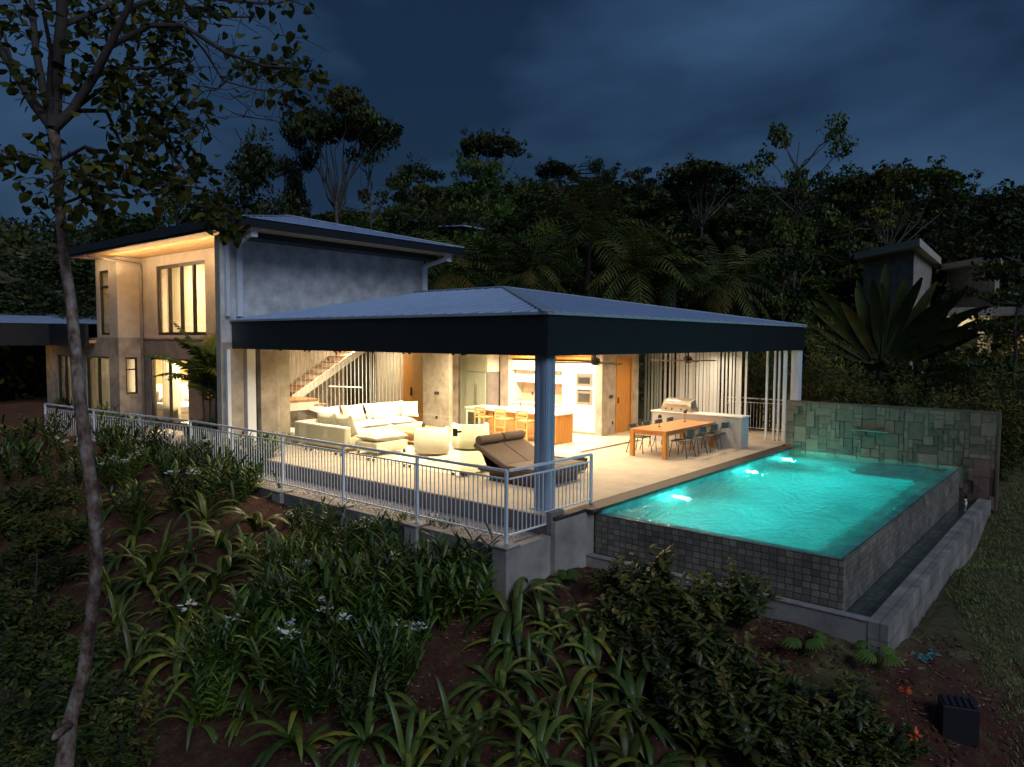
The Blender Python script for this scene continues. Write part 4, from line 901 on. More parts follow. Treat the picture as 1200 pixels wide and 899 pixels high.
mb = MB(); mb.tube([(19.91, 9.85, 1.17), (19.91, 10.6, 1.17)], .014, 8); mb.build('handle', 'wood_door', gr, True)
for y in (9.85, 10.05, 10.35, 10.55):
    mb = MB(); mb.tube([(19.925, y, 1.03), (19.90, y, 1.03)], .022, 10); mb.build('knob', 'black_metal', gr, True)
# ceiling fans
def fan(x, y, rot, label):
    t = T('ceiling_fan', label, 'fan', (x, y, 2.55), 'black ceiling fans under the terrace roof')
    mb = MB(); mb.cyl(x, y, 2.66, 2.897, .018, 8); mb.build('rod', 'black_metal', t)
    mb = MB(); mb.lathe([(0, -.09), (.09, -.08), (.12, -.02), (.12, .05), (.06, .10), (0, .11)], 20, (x, y, 2.58)); mb.build('motor', 'black_metal', t, True)
    for k in range(3):
        a = R(rot+120*k); d = Vector((math.cos(a), math.sin(a), 0)); n = Vector((-d.y, d.x, 0)); mb = MB()
        p = [Vector((x, y, 2.56))+d*q for q in (.10, .35, 1.05)]; ws = (.03, .07, .045)
        vs = []
        for q, w_ in zip(p, ws): vs += [q+n*w_+Vector((0, 0, .012)), q-n*w_-Vector((0, 0, .012))]
        vs += [v-Vector((0, 0, .012)) for v in vs]
        mb.add(vs, [(0, 1, 3, 2), (2, 3, 5, 4), (6, 8, 9, 7), (8, 10, 11, 9), (0, 2, 8, 6), (2, 4, 10, 8), (1, 7, 9, 3), (3, 9, 11, 5), (4, 5, 11, 10), (0, 6, 7, 1)]); mb.build('blade', 'wood_dark', t)
fan(14.8, 9.76, 128, 'black ceiling fan nearest the blue corner column'); fan(18.3, 9.05, 100, 'black ceiling fan above the dining table')
# black garden spotlight box and teal cloth on the lawn
# ------------------------------------------------------------------ vegetation
U = ['', 'first', 'second', 'third', 'fourth', 'fifth', 'sixth', 'seventh', 'eighth', 'ninth', 'tenth', 'eleventh', 'twelfth', 'thirteenth', 'fourteenth', 'fifteenth', 'sixteenth', 'seventeenth', 'eighteenth', 'nineteenth']
TN = {2: ('twenty', 'twentieth'), 3: ('thirty', 'thirtieth'), 4: ('forty', 'fortieth'), 5: ('fifty', 'fiftieth')}
def ordw(n): return U[n] if n < 20 else (TN[n//10][1] if n % 10 == 0 else TN[n//10][0]+'-'+U[n % 10])
def ray(px, py):
    v = rt2*((px-600)/F)+up2*(-(py-449.5)/F)+fwd; return v
def at_r(px, py, r):
    v = ray(px, py); h = math.hypot(v.x, v.y); return Vector((0, 0, CAMZ))+v*(r/h)
def on_ground(px, py):
    v = ray(px, py); h = math.hypot(v.x, v.y); ts = np.linspace(3, 60, 1200)
    z = hz(v.x/h*ts, v.y/h*ts); zr = CAMZ+v.z/h*ts; k = np.argmax(zr < z)
    return Vector((v.x/h*ts[k], v.y/h*ts[k], z[k]))
def pix(p):
    d = Vector(p)-Vector((0, 0, CAMZ)); return 600+F*d.dot(rt2)/d.dot(fwd), 449.5-F*d.dot(up2)/d.dot(fwd)
class Leaves:
    def __init__(s, seed): s.v = []; s.f = []; s.r = []; s.rs = np.random.RandomState(seed); s.n = 0
    def cloud(s, c, rad, n, size, flat=1.0, tilt=1.0, asp=.5, rnd=None, shell=.35):
        rs = s.rs; d = rs.normal(size=(n, 3)); d /= np.linalg.norm(d, axis=1)[:, None]
        q = (shell+(1-shell)*rs.uniform(0, 1, (n, 1))**.5)
        p = np.array(c)+d*q*np.array(rad)
        nrm = rs.normal(size=(n, 3))*tilt; nrm[:, 2] += flat; nrm /= np.linalg.norm(nrm, axis=1)[:, None]
        a = np.cross(nrm, rs.normal(size=(n, 3))); a /= np.linalg.norm(a, axis=1)[:, None]; b = np.cross(nrm, a)
        L_ = size*rs.uniform(.6, 1.35, (n, 1)); W_ = L_*asp
        v = np.stack([p-a*L_*.5, p+b*W_*.5-a*L_*.05+nrm*W_*.12, p+a*L_*.5, p-b*W_*.5-a*L_*.05+nrm*W_*.12], 1).reshape(-1, 3)
        s.v.append(v); k = s.n+np.arange(n)*4; s.f.append(np.stack([k, k+1, k+2, k+3], 1)); s.n += 4*n
        s.r.append(np.clip((rs.random() if rnd is None else rnd)+rs.uniform(-.22, .22, n), 0, 1)); return s
    def build(s, name, m, parent, off=None):
        v = np.concatenate(s.v); f = np.concatenate(s.f); r = np.concatenate(s.r)
        if off is not None: v = v-np.array(off)
        me = bpy.data.meshes.new(name); me.vertices.add(len(v)); me.vertices.foreach_set('co', v.ravel())
        me.loops.add(f.size); me.loops.foreach_set('vertex_index', f.ravel().astype(np.int32)); me.polygons.add(len(f))
        me.polygons.foreach_set('loop_start', (np.arange(len(f))*4).astype(np.int32)); me.polygons.foreach_set('loop_total', np.full(len(f), 4, np.int32))
        me.materials.append(MAT[m]); at = me.attributes.new('rnd', 'FLOAT', 'FACE'); at.data.foreach_set('value', r.astype(np.float32)); me.update(); me.validate()
        o = bpy.data.objects.new(name, me); COL.objects.link(o)
        if parent is not None: o.parent = parent
        return o
def wob(rd, p, q, n, amp):
    p, q = Vector(p), Vector(q); L_ = (q-p).length; out = [p]
    for i in range(1, n): out.append(p.lerp(q, i/n)+Vector((rd.uniform(-1, 1), rd.uniform(-1, 1), rd.uniform(-1, 1)))*amp*L_)
    return out+[q]
def proto_tree(seed, kind, leafm, barkm='bark_dark', dens=1.0):
    """unit tree: 12 m tall, crown 8 m wide, at the origin"""
    rd = random.Random(seed); root = T('tree', 'tree', 'tree', (0, 0, 0)); mb = MB(); lv = Leaves(seed)
    top = Vector((rd.uniform(-.7, .7), rd.uniform(-.7, .7), 0))
    def limb(a, b, r0, r1, n=4): mb.tube(wob(rd, a, b, n, .07), [r0+(r1-r0)*i/n for i in range(n+1)], 6, False)
    cl = []
    if kind == 'umbrella':
        fork = top*.6+Vector((0, 0, 7.2)); mb.tube(wob(rd, (0, 0, -1), fork, 6, .02), [.2-.012*i for i in range(7)], 7)
        for i in range(15):
            a = i*2.4+rd.random(); q = math.sqrt((i+.5)/15)*3.5; cl.append((Vector((math.cos(a)*q, math.sin(a)*q, 11.1-.10*q*q+rd.uniform(-.5, .35))), (1.25, 1.25, .42), 230))
        for c1, _, _ in cl: limb(fork+Vector((0, 0, rd.uniform(-1, 0))), c1-Vector((0, 0, .2)), .075, .02)
    elif kind == 'round':
        fork = Vector((0, 0, 4)); mb.tube(wob(rd, (0, 0, -1), (0, 0, 5), 5, .02), [.28-.02*i for i in range(6)], 7)
        for i in range(30):
            d = Vector((rd.gauss(0, 1), rd.gauss(0, 1), rd.gauss(0, .8))).normalized(); q = rd.uniform(.55, 1)
            cl.append((Vector((d.x*3.1*q, d.y*3.1*q, 7.2+d.z*3.7*q)), (1.25, 1.25, .95), 190))
        for c1, _, _ in cl[::3]: limb(fork, c1, .10, .02)
    elif kind == 'tall':
        mb.tube(wob(rd, (0, 0, -1), (top.x, top.y, 11), 8, .02), [.2-.02*i for i in range(9)], 7)
        for i in range(26):
            z = rd.uniform(4.5, 11.4); a = rd.random()*6.28; q = rd.uniform(.8, 3.4)*(1-.5*abs(z-8)/5)
            cl.append((Vector((math.cos(a)*q, math.sin(a)*q, z)), (1.1, 1.1, .55), 170)); limb((top.x*z/12, top.y*z/12, z-1.2), cl[-1][0], .07, .015)
    elif kind == 'sparse':
        mb.tube(wob(rd, (0, 0, -1), (top.x, top.y, 11.2), 8, .03), [.17-.017*i for i in range(9)], 6)
        for i in range(20):
            z = rd.uniform(5, 11.7); a = rd.random()*6.28; q = rd.uniform(1.0, 4)
            c1 = Vector((math.cos(a)*q, math.sin(a)*q, z)); limb((top.x*z/12, top.y*z/12, z-1.8), c1, .06, .012)
            if rd.random() < .8: cl.append((c1, (.8, .8, .45), 80))
    elif kind == 'layered':
        mb.tube(wob(rd, (0, 0, -1), (top.x, top.y, 11), 7, .02), [.19-.02*i for i in range(8)], 7)
        for lay, z in enumerate((5.2, 7.2, 9, 10.4, 11.4)):
            for i in range(6):
                a = i*1.05+lay+rd.uniform(-.3, .3); q = rd.uniform(1.6, 3.6)*(1.1-.13*lay)
                c1 = Vector((math.cos(a)*q, math.sin(a)*q, z+rd.uniform(-.3, .3))); limb((top.x*z/12, top.y*z/12, z-.5), c1, .06, .015); cl.append((c1, (1.1, 1.1, .28), 110))
    for c1, rad, n in cl:
        tone = rd.random(); lv.cloud(c1, rad, int(n*dens), .34, flat=.9, asp=.55, rnd=tone)
        for _ in range(3):
            o = Vector((rd.gauss(0, .6), rd.gauss(0, .6), rd.gauss(0, .3))); lv.cloud(c1+o*rad[0], (.5, .5, .3), int(n*.12*dens), .32, rnd=tone)
    mb.build('trunk', barkm, root, True); lv.build('crown', leafm, root); return root
def frond(mb, base, az, el, L_, droop, wl, n=14, rd=random, segs=9, twist=0):
    pts = []; d = Vector((math.cos(az)*math.cos(el), math.sin(az)*math.cos(el), math.sin(el))); p = Vector(base); side = Vector((-math.sin(az), math.cos(az), 0))
    for i in range(segs+1):
        pts.append(p.copy()); p = p+d*(L_/segs); d = (d+Vector((0, 0, -droop/segs))).normalized()
    mb.tube(pts, [.025*(1-.8*i/segs) for i in range(segs+1)], 4, False)
    tone = rd.random()
    for k in range(n*2):
        t = .12+.86*(k//2)/n; i = min(int(t*segs), segs-1); q = pts[i].lerp(pts[i+1], t*segs-i); dd = (pts[i+1]-pts[i]).normalized()
        s = 1 if k % 2 else -1; ln = wl*math.sin(math.pi*min(t*.9+.12, 1))**.6*rd.uniform(.85, 1.1); tip = q+(side*s*.85+dd*.55+Vector((0, 0, -.35-.2*rd.random()))).normalized()*ln
        w_ = dd*.045; mid = q.lerp(tip, .5)+Vector((0, 0, .06*ln)); mb.add([q-w_*.6, mid-w_, tip, mid+w_, q+w_*.6], [(0, 1, 3, 4), (1, 2, 3)], min(1, max(0, tone+rd.uniform(-.2, .2))))
def proto_palm(seed, h, nf, L_, m='leaf_olive'):
    rd = random.Random(seed); root = T('palm', 'palm', 'palm', (0, 0, 0)); mb = MB(); mb.tube(wob(rd, (0, 0, -.5), (0, 0, h), 6, .02), [.13-.008*i for i in range(7)], 8); mb.build('trunk', 'bark_dark', root, True)
    mb = MB()
    for i in range(nf): frond(mb, (0, 0, h), i*2.4+rd.uniform(-.2, .2), R(rd.uniform(-15, 80)), L_*rd.uniform(.7, 1.1), rd.uniform(1.2, 2.2), L_*.24, rd=rd)
    mb.build('crown', m, root); return root
def put(root, p, sz=1, rz=0, label=None, cat=None, group=None, first=False):
    o = root if first else dup(root)
    o.location = p; o.rotation_euler = (0, 0, rz); o.scale = sz if hasattr(sz, '__len__') else (sz,)*3; tag(o, label, cat, group); return o
P = {}
P['umb'] = proto_tree(1, 'umbrella', 'leaf_dark', 'bark_pale'); P['umb2'] = proto_tree(2, 'umbrella', 'leaf_mid', 'bark_pale')
P['round'] = proto_tree(3, 'round', 'leaf_dark'); P['round2'] = proto_tree(4, 'round', 'leaf_mid'); P['roundb'] = proto_tree(5, 'round', 'leaf_bright', dens=1.2)
P['tall'] = proto_tree(6, 'tall', 'leaf_dark', 'bark_pale'); P['tall2'] = proto_tree(7, 'tall', 'leaf_mid'); P['sparse'] = proto_tree(8, 'sparse', 'leaf_mid', 'bark_pale')
P['lay'] = proto_tree(9, 'layered', 'leaf_mid', 'bark_pale'); P['layb'] = proto_tree(10, 'layered', 'leaf_bright', 'bark_pale')
used_p = set()
def tree(kind, px, ytop, r, wpx, label, group=None, rz=None, cat='tree'):
    p = at_r(px, ytop, r); g = gz(p.x, p.y); H = max(2.5, p.z-g); W = wpx/F*r
    f = kind not in used_p; used_p.add(kind)
    return put(P[kind], (p.x, p.y, g), (W/8, W/8, H/11.9), rz if rz is not None else (px*1.7+r) % 6.28, label, cat, group, f)
# trees that can be told apart
tree('round', 292, 138, 46, 118, 'dense dark round-crowned tree rising behind the two-storey roof, left of the tall pale-limbed tree', rz=.4)
tree('umb', 396, 104, 48, 128, 'tallest flat-crowned tree with pale bare limbs above the upper roof')
tree('sparse', 440, 168, 50, 90, 'thin straggly tree between the tall flat crown and the forest')
tree('tall', 352, 150, 50, 60, 'narrow dark tree squeezed left of the tall flat-crowned tree')
tree('umb2', 575, 150, 72, 76, 'small umbrella-shaped tree standing alone above the skyline')
tree('umb', 653, 186, 78, 52, 'dark flat-topped tree just right of the lone umbrella tree')
tree('tall', 703, 187, 62, 56, 'tall dark tree with a long bare pale trunk behind the pavilion roof ridge')
tree('layb', 560, 188, 44, 92, 'bright green tree with tiered large leaves above the pavilion roof')
tree('lay', 492, 196, 48, 84, 'green tiered tree left of the bright green one')
tree('roundb', 641, 243, 52, 74, 'small bright green dome-shaped tree behind the palms')
tree('umb', 826, 184, 60, 104, 'broad spreading tree with fanned limbs on the skyline')
tree('sparse', 936, 146, 46, 110, 'tall ragged tree with bare crooked limbs standing above the pavilion corner')
tree('tall2', 925, 240, 40, 100, 'vine-covered tree below the tall ragged tree')
tree('umb2', 1052, 186, 52, 130, 'wide layered tree behind the neighbouring grey house')
tree('lay', 1000, 205, 50, 90, 'layered tree between the ragged tree and the wide one')
tree('tall', 750, 196, 80, 50, 'slim tree with a dead spike beside the skyline gap')
tree('round', 1150, 205, 55, 130, 'broad dark tree at the right edge above the neighbouring house')
tree('lay', 1195, 285, 30, 120, 'feathery green tree at the right edge in front of the neighbouring house')
tree('round', 52, 280, 40, 150, 'dark leafy tree behind the slender near trunk')
tree('round2', 150, 235, 46, 140, 'dark tree mass left of the upper roof')
tree('tall2', 215, 215, 60, 90, 'dark tree just above the left end of the upper roof')
# the wooded hillside
rd = random.Random(77); cand = []
kinds = ['round', 'round2', 'umb', 'tall', 'tall2', 'lay', 'sparse', 'umb2', 'round2', 'round', 'layb']
for row, (r0, r1, n, hh) in enumerate([(42, 52, 34, (4.5, 7.5)), (56, 72, 44, (6.5, 10)), (80, 100, 46, (8, 12)), (106, 135, 42, (9, 12.5))]):
    for i in range(n):
        px = -20+(1240)*(i+rd.uniform(.1, .9))/n; r = rd.uniform(r0, r1); v = ray(px, 400); h = math.hypot(v.x, v.y); x, y = v.x/h*r, v.y/h*r
        if row == 0 and 985 < px < 1200: continue
        if row == 0 and 100 < px < 500 and r < 48: r = 50; x, y = v.x/h*r, v.y/h*r
        g = gz(x, y); H = rd.uniform(*hh); z = g+H
        pt = pix((x, y, z)); lim = 205 if px > 480 else 235
        if pt[1] < lim+rd.uniform(0, 20): H -= (lim+10-pt[1])/F*r
        if H < 3: H = 3
        cand.append((row, px, x, y, g, H, r, rd.choice(kinds)))
names = ['lowest', 'second', 'third', 'highest']
for row in range(4):
    rr_ = sorted([c for c in cand if c[0] == row], key=lambda c: c[1])
    for i, (_, px, x, y, g, H, r, k) in enumerate(rr_):
        W = H*rd.uniform(.8, 1.15); f = k not in used_p; used_p.add(k)
        put(P[k], (x, y, g-.2), (W/8, W/8, H/11.9), rd.random()*6.28, 'forest tree on the dark hillside, %s from the left in the %s belt' % (ordw(i+1), names[row]), 'tree', 'trees of the forest on the hillside', f)
# undergrowth and far woods: one uncountable mass of leaves each
def mass(name, seed, n, r0, r1, h0, h1, size, m, hmax, per, keep=None, rad=1.0):
    rs = random.Random(seed); lv = Leaves(seed)
    for _ in range(n):
        a = R(rs.uniform(2, 80)); r = math.sqrt(rs.uniform(r0*r0, r1*r1)); x, y = math.cos(a)*r, math.sin(a)*r
        if keep and not keep(x, y): continue
        g = gz(x, y); hh = rs.uniform(h0, h1); s = rs.uniform(.7, 1.3)*rad; lv.cloud((x, y, g+hh*.5), (s*1.3, s*1.3, hh*.55), per, size, flat=.7, asp=.6)
    o = lv.build(name, m, None); tag(o, kind='stuff'); return o
def outside(x, y): return not (x < 29 and -2 < y < 36 and x > 4) and not (33 < x < 60 and 1 < y < 17 and math.hypot(x-45, y-9) < 9) and not (y > 27 and x < 9)
mass('undergrowth', 5, 2400, 30, 62, 1.2, 4.2, .36, 'leaf_mid', 3, 70, outside, 1.2)
mass('hillside_scrub', 6, 2200, 58, 140, 3, 8, .75, 'leaf_mid', 6, 80, None, 2.6)
mass('far_forest', 7, 1500, 150, 520, 5, 13, 3.2, 'leaf_dark', 12, 26, None, 7)
# palms behind the pavilion
PP = [proto_palm(31, 2.6, 26, 3.6), proto_palm(32, 1.6, 28, 3.2), proto_palm(33, 3.6, 24, 3.6, 'leaf_mid')]
for i, (px, y, r, k, s, l) in enumerate([(690, 283, 34, 0, 1.25, 'olive palm with the highest arching fronds behind the pavilion ridge'), (745, 318, 33, 1, 1.15, 'wide low palm right of the highest palm'), (622, 320, 33, 1, .95, 'low palm straight behind the roof apex'),
        (528, 322, 36, 0, 1.0, 'drooping palm beside the white downpipe of the upper block'), (790, 330, 34, 2, .8, 'small palm at the right end of the palm row'), (570, 330, 37, 2, .8, 'half-hidden palm between the two left palms'), (655, 300, 40, 2, 1.0, 'pale palm behind the highest palm'), (850, 335, 36, 0, .9, 'shaded palm left of the ragged tree')]):
    p = at_r(px, y, r); h0 = (2.6, 1.6, 3.6)[k]; g = gz(p.x, p.y); s2 = s
    put(PP[k], (p.x, p.y, p.z-h0*s2), s2, i*1.3, l, 'palm', 'palms behind the pavilion roof', i in (0, 1, 4))
# traveller's palm: paddles fanned in one plane
def paddle(mb, base, d, L_, W_, stalk, rd, nrm, bend=.25):
    d = Vector(d).normalized(); side = Vector(nrm).cross(d).normalized(); p = Vector(base); pts = []
    n = 10
    for i in range(n+1): pts.append(p.copy()); p = p+d*((L_+stalk)/n); d = (d+Vector(nrm)*bend*.12+Vector((0, 0, -bend*.1))).normalized()
    ns = int(n*stalk/(L_+stalk)); mb.tube(pts[:ns+2], .035, 5, False); tone = rd.random(); k = len(mb.v)
    for i in range(ns, n+1):
        t = (i-ns)/(n-ns); w_ = W_*math.sin(math.pi*min(1, t*.92+.06))**.6; q = pts[i]
        mb.v += [tuple(q-side*w_/2+Vector(nrm)*w_*.15), tuple(q), tuple(q+side*w_/2+Vector(nrm)*w_*.15)]
    for i in range(n-ns):
        a = k+i*3; mb.f += [(a, a+1, a+4, a+3), (a+1, a+2, a+5, a+4)]; mb.r += [min(1, max(0, tone+rd.uniform(-.1, .1)))]*2
def traveller(px, y, r, s, label, seed):
    rd = random.Random(seed); p = at_r(px, y, r); g = gz(p.x, p.y); t = T('travellers_palm', label, 'palm', (p.x, p.y, g)); nrm = -Vector((p.x, p.y, 0)).normalized(); sx = Vector((-nrm.y, nrm.x, 0)); h = p.z-g
    mb = MB(); mb.tube([(p.x, p.y, g-.3), (p.x, p.y, p.z)], [.2, .14], 8); mb.build('trunk', 'bark_dark', t); mb = MB()
    for i in range(19):
        a = R(-52+104*i/18+rd.uniform(-6, 6)); paddle(mb, p+nrm*.04*(i % 2), sx*math.sin(a)+Vector((0, 0, math.cos(a))), rd.uniform(2.2, 3.1)*s, .42*s, rd.uniform(.7, 1.3)*s, rd, nrm, rd.uniform(-.2, .6))
    mb.build('crown', 'leaf_dark', t, True)
traveller(1032, 436, 31, 1.0, 'large fan-shaped travellers palm with paddle leaves behind the stone wall', 3)
traveller(1075, 425, 33, .7, 'smaller fan palm tucked right of the large travellers palm', 4)
# feathery bamboo bushes behind the stone wall and screens
def proto_bamboo(seed, m='leaf_olive'):
    rd = random.Random(seed); t = T('bamboo_bush', 'bush', 'bush', (0, 0, 0)); mb = MB(); lv = Leaves(seed)
    for i in range(16):
        a = rd.random()*6.28; q = rd.uniform(.2, .9); tip = Vector((math.cos(a)*q*1.5, math.sin(a)*q*1.5, rd.uniform(1.6, 3))); pts = [Vector((math.cos(a)*q*.3, math.sin(a)*q*.3, -.2)), Vector((math.cos(a)*q*.5, math.sin(a)*q*.5, tip.z*.6)), tip]
        mb.tube(pts, [.02, .014, .006], 4, False)
        for k in range(9):
            c1 = pts[0].lerp(pts[2], .3+.7*k/8); lv.cloud(c1, (.34, .34, .26), 34, .16, flat=.3, asp=.22)
    mb.build('stem', 'bark_dark', t); lv.build('foliage', m, t); return t
BB = [proto_bamboo(41), proto_bamboo(42)]
bl = sorted([(905, 27, 1.2), (948, 26, 1.35), (985, 26.5, 1.2), (1020, 26, 1.1), (1060, 26, 1.0), (1098, 25.5, .9), (1135, 26, .95), (1175, 25.5, 1.0), (925, 30, 1.5), (965, 30.5, 1.4), (845, 30, 1.3), (870, 31, 1.4), (820, 32, 1.2), (885, 29, 1.2), (1115, 29, 1.2), (1160, 30, 1.3), (1195, 28, 1.1)])
for i, (px, r, s) in enumerate(bl):
    v = ray(px, 400); h = math.hypot(v.x, v.y); x, y = v.x/h*r, v.y/h*r
    put(BB[i % 2], (x, y, gz(x, y)-.1), s, i*1.1, 'feathery olive bamboo bush behind the stone wall and screens, %s from the left' % ordw(i+1), 'bush', 'bamboo bushes behind the stone wall', i < 2)
# ------------------------------------------------------------------ neighbouring house
N0 = Vector((at_r(1122, 400, 44).x, at_r(1122, 400, 44).y, 0)); hd = math.atan2(N0.y, N0.x)
ex = Vector((math.sin(hd), -math.cos(hd), 0)); ez = Vector((math.cos(hd), math.sin(hd), 0))
NH = T('neighbour_house', 'grey flat-roofed modern house half hidden by trees on the right', 'house', (N0.x, N0.y, 0))
def nbox(mb, a, b, d0, d1, z0, z1):
    c8 = [N0+ex*u+ez*w_+Vector((0, 0, z)) for z in (z0, z1) for u, w_ in ((a, d0), (b, d0), (b, d1), (a, d1))]
    mb.add(c8, [(0, 3, 2, 1), (4, 5, 6, 7), (0, 1, 5, 4), (1, 2, 6, 5), (2, 3, 7, 6), (3, 0, 4, 7)])
def at_z(px, py, z):
    v = ray(px, py); t = (z-CAMZ)/v.z; return Vector((v.x*t, v.y*t, z))
def slab(mb, poly, z0, z1):
    n = len(poly); mb.add([(p.x, p.y, z0) for p in poly]+[(p.x, p.y, z1) for p in poly], [tuple(range(n))[::-1], tuple(range(n, 2*n))]+[(i, (i+1) % n, n+(i+1) % n, n+i) for i in range(n)])
zB = at_r(1078, 281, 40).z; B_, A_, C_ = at_z(1078, 281, zB), at_z(1001, 298, zB), at_z(1103, 304, zB); D_ = at_z(1172, 296, zB-.25); bk = (C_-B_)*1.2
inset = lambda poly, k: [p.lerp(sum(poly, Vector())/len(poly), k) for p in poly]
s1 = [B_, A_, A_+(C_-B_), C_]; s2 = [C_+Vector((0, 0, 0)), C_+bk, D_+bk*2, D_]
mb = MB(); slab(mb, s1, zB-.30, zB+.08); slab(mb, s2, zB-.62, zB-.305); mb.build('roof', 'plaster_warm', NH)
mb = MB(); slab(mb, inset(s1, .22), -2, zB-.31); slab(mb, inset(s2, .15), -2, zB-.63); mb.build('wall', 'concrete_light', NH)
mb = MB(); nbox(mb, -1.6, 6, 1.2, 3.4, 4.5, 4.95); mb.build('balcony', 'concrete_light', NH)
mb = MB(); nbox(mb, -1.4, 5.6, 3.3, 3.45, 2.4, 4.45); mb.build('lit_wall', 'plaster_warm', NH)
mb = MB(); nbox(mb, 4.2, 5.3, 3.2, 3.28, 2.7, 4.0); mb.build('window', 'black_glass', NH); mb = MB(); nbox(mb, -.6, .9, 3.2, 3.28, 2.6, 4.0); mb.build('window', 'black_glass', NH)
lp = N0+ex*3.6+ez*2.2+Vector((0, 0, 4.1)); lamp('porch_lamp', 'POINT', tuple(lp), 120, (1, .6, .25), .1); lp = N0+ex*.4+ez*2.2+Vector((0, 0, 4.1)); lamp('porch_lamp', 'POINT', tuple(lp), 60, (1, .9, .6), .1)
mb = MB(); q = at_r(545, 268, 60); mb.box(q.x-1, q.y-.8, q.z-4, q.x+.8, q.y+1, q.z-.12); h2 = T('hillside_house', 'small house with a pale roof among the trees behind the upper roof', 'house', (q.x, q.y, q.z-4)); mb.build('wall', 'concrete_dark', h2)
mb = MB(); mb.add([(q.x-1.5, q.y-1.3, q.z-.1), (q.x+1.2, q.y-1.3, q.z-.1), (q.x+1.2, q.y+1.6, q.z+.1), (q.x-1.5, q.y+1.6, q.z+.1), (q.x-1.5, q.y-1.3, q.z), (q.x+1.2, q.y-1.3, q.z), (q.x+1.2, q.y+1.6, q.z+.2), (q.x-1.5, q.y+1.6, q.z+.2)], [(0, 3, 2, 1), (4, 5, 6, 7), (0, 1, 5, 4), (1, 2, 6, 5), (2, 3, 7, 6), (3, 0, 4, 7)]); mb.build('roof', 'roof_metal', h2)

# ------------------------------------------------------------------ near plants
def blade(mb, base, az, el, L_, W_, droop, rd, n=7, tone=None, fold=.25, tw=0):
    d = Vector((math.cos(az)*math.cos(el), math.sin(az)*math.cos(el), math.sin(el))); side = Vector((-math.sin(az), math.cos(az), tw)).normalized(); p = Vector(base); k = len(mb.v); tone = rd.random() if tone is None else tone
    for i in range(n+1):
        t = i/n; w_ = W_*(math.sin(math.pi*(t*.86+.10))**.75 if t < 1 else .02); upn = side.cross(d)
        mb.v += [tuple(p-side*w_/2-upn*w_*fold*-1), tuple(p), tuple(p+side*w_/2+upn*w_*fold)]
        p = p+d*(L_/n); d = (d+Vector((0, 0, -droop/n))).normalized()
    for i in range(n):
        a = k+i*3; mb.f += [(a, a+1, a+4, a+3), (a+1, a+2, a+5, a+4)]; mb.r += [min(1, max(0, tone+rd.uniform(-.1, .1)))]*2
def proto_ginger(seed, flowers):
    rd = random.Random(seed); t = T('ginger_plant', 'plant', 'plant', (0, 0, 0)); mb = MB()
    for i in range(13):
        a = rd.random()*6.28; lean = rd.uniform(.1, .55); H = rd.uniform(.55, .95); b = Vector((math.cos(a)*.12, math.sin(a)*.12, 0)); tip = b+Vector((math.cos(a)*lean*H, math.sin(a)*lean*H, H))
        mb.tube([b-Vector((0, 0, .15)), b.lerp(tip, .5)+Vector((0, 0, .05)), tip], [.012, .009, .005], 4, False); az = rd.random()*3.14; tone = rd.random()
        for k in range(10):
            q = b.lerp(tip, .25+.75*k/9); blade(mb, q, az+math.pi*(k % 2)+rd.uniform(-.3, .3), R(rd.uniform(25, 50)+k*2.5), rd.uniform(.24, .36), .062, 1.0, rd, 5, min(1, max(0, tone+rd.uniform(-.2, .2))))
        if flowers and i < max(2, flowers-2):
            fl = MB()
            for k in range(9):
                c1 = tip+Vector((rd.gauss(0, .045), rd.gauss(0, .045), .05+rd.gauss(0, .03)))
                for _ in range(3): blade(fl, c1, rd.random()*6.28, R(rd.uniform(-10, 50)), .075, .05, 1.2, rd, 2, .5)
            fl.build('flower', 'petal_white', t)
    mb.build('foliage', 'leaf_ginger', t)
    return t
def proto_strap(seed, n=15, L_=1.1, W_=.10, m='leaf_strap'):
    rd = random.Random(seed); t = T('strap_leaf_plant', 'plant', 'plant', (0, 0, 0)); mb = MB()
    for i in range(n): blade(mb, (rd.uniform(-.05, .05), rd.uniform(-.05, .05), -.04), i*2.4+rd.uniform(-.3, .3), R(rd.uniform(38, 84)), L_*rd.uniform(.7, 1.15), W_*rd.uniform(.75, 1.15), rd.uniform(1.9, 3.4), rd, 10)
    mb.build('leaves', m, t, True); return t
def proto_shrub(seed, rad=.7, H=1.0, nl=520, size=.13, m='leaf_shrub', asp=.45):
    rd = random.Random(seed); t = T('shrub', 'shrub', 'shrub', (0, 0, 0)); mb = MB(); st_ = MB()
    for i in range(26):
        a = rd.random()*6.28; q = rd.uniform(0, rad)**1; tip = Vector((math.cos(a)*q, math.sin(a)*q, H*(1-.45*(q/rad)**2)*rd.uniform(.65, 1.1))); st_.tube([(math.cos(a)*q*.25, math.sin(a)*q*.25, -.2), tip*.6, tip], [.014, .01, .005], 4, False); tone = rd.random()
        for k in range(nl//26):
            b = Vector((math.cos(a)*q*.25, math.sin(a)*q*.25, 0)).lerp(tip, .35+.65*rd.random())+Vector((rd.gauss(0, .04), rd.gauss(0, .04), rd.gauss(0, .04)))
            blade(mb, b, rd.random()*6.28, R(rd.uniform(-25, 55)), size*rd.uniform(.6, 1.4), size*asp, 1.0, rd, 3, min(1, max(0, tone+rd.uniform(-.25, .25))))
    st_.build('stems', 'bark_dark', t); mb.build('foliage', m, t); return t
G = [proto_ginger(51, 0), proto_ginger(52, 4), proto_ginger(53, 0), proto_ginger(54, 6)]
ST = [proto_strap(61), proto_strap(62, 13, 1.2, .125), proto_strap(63, 18, .9, .09)]
BIG = proto_strap(64, 16, .80, .17, 'leaf_shrub')
SH = [proto_shrub(71, .7, 1.0, 560, .17), proto_shrub(72, .8, 1.15, 560, .21), proto_shrub(73, .6, .6, 420, .12)]
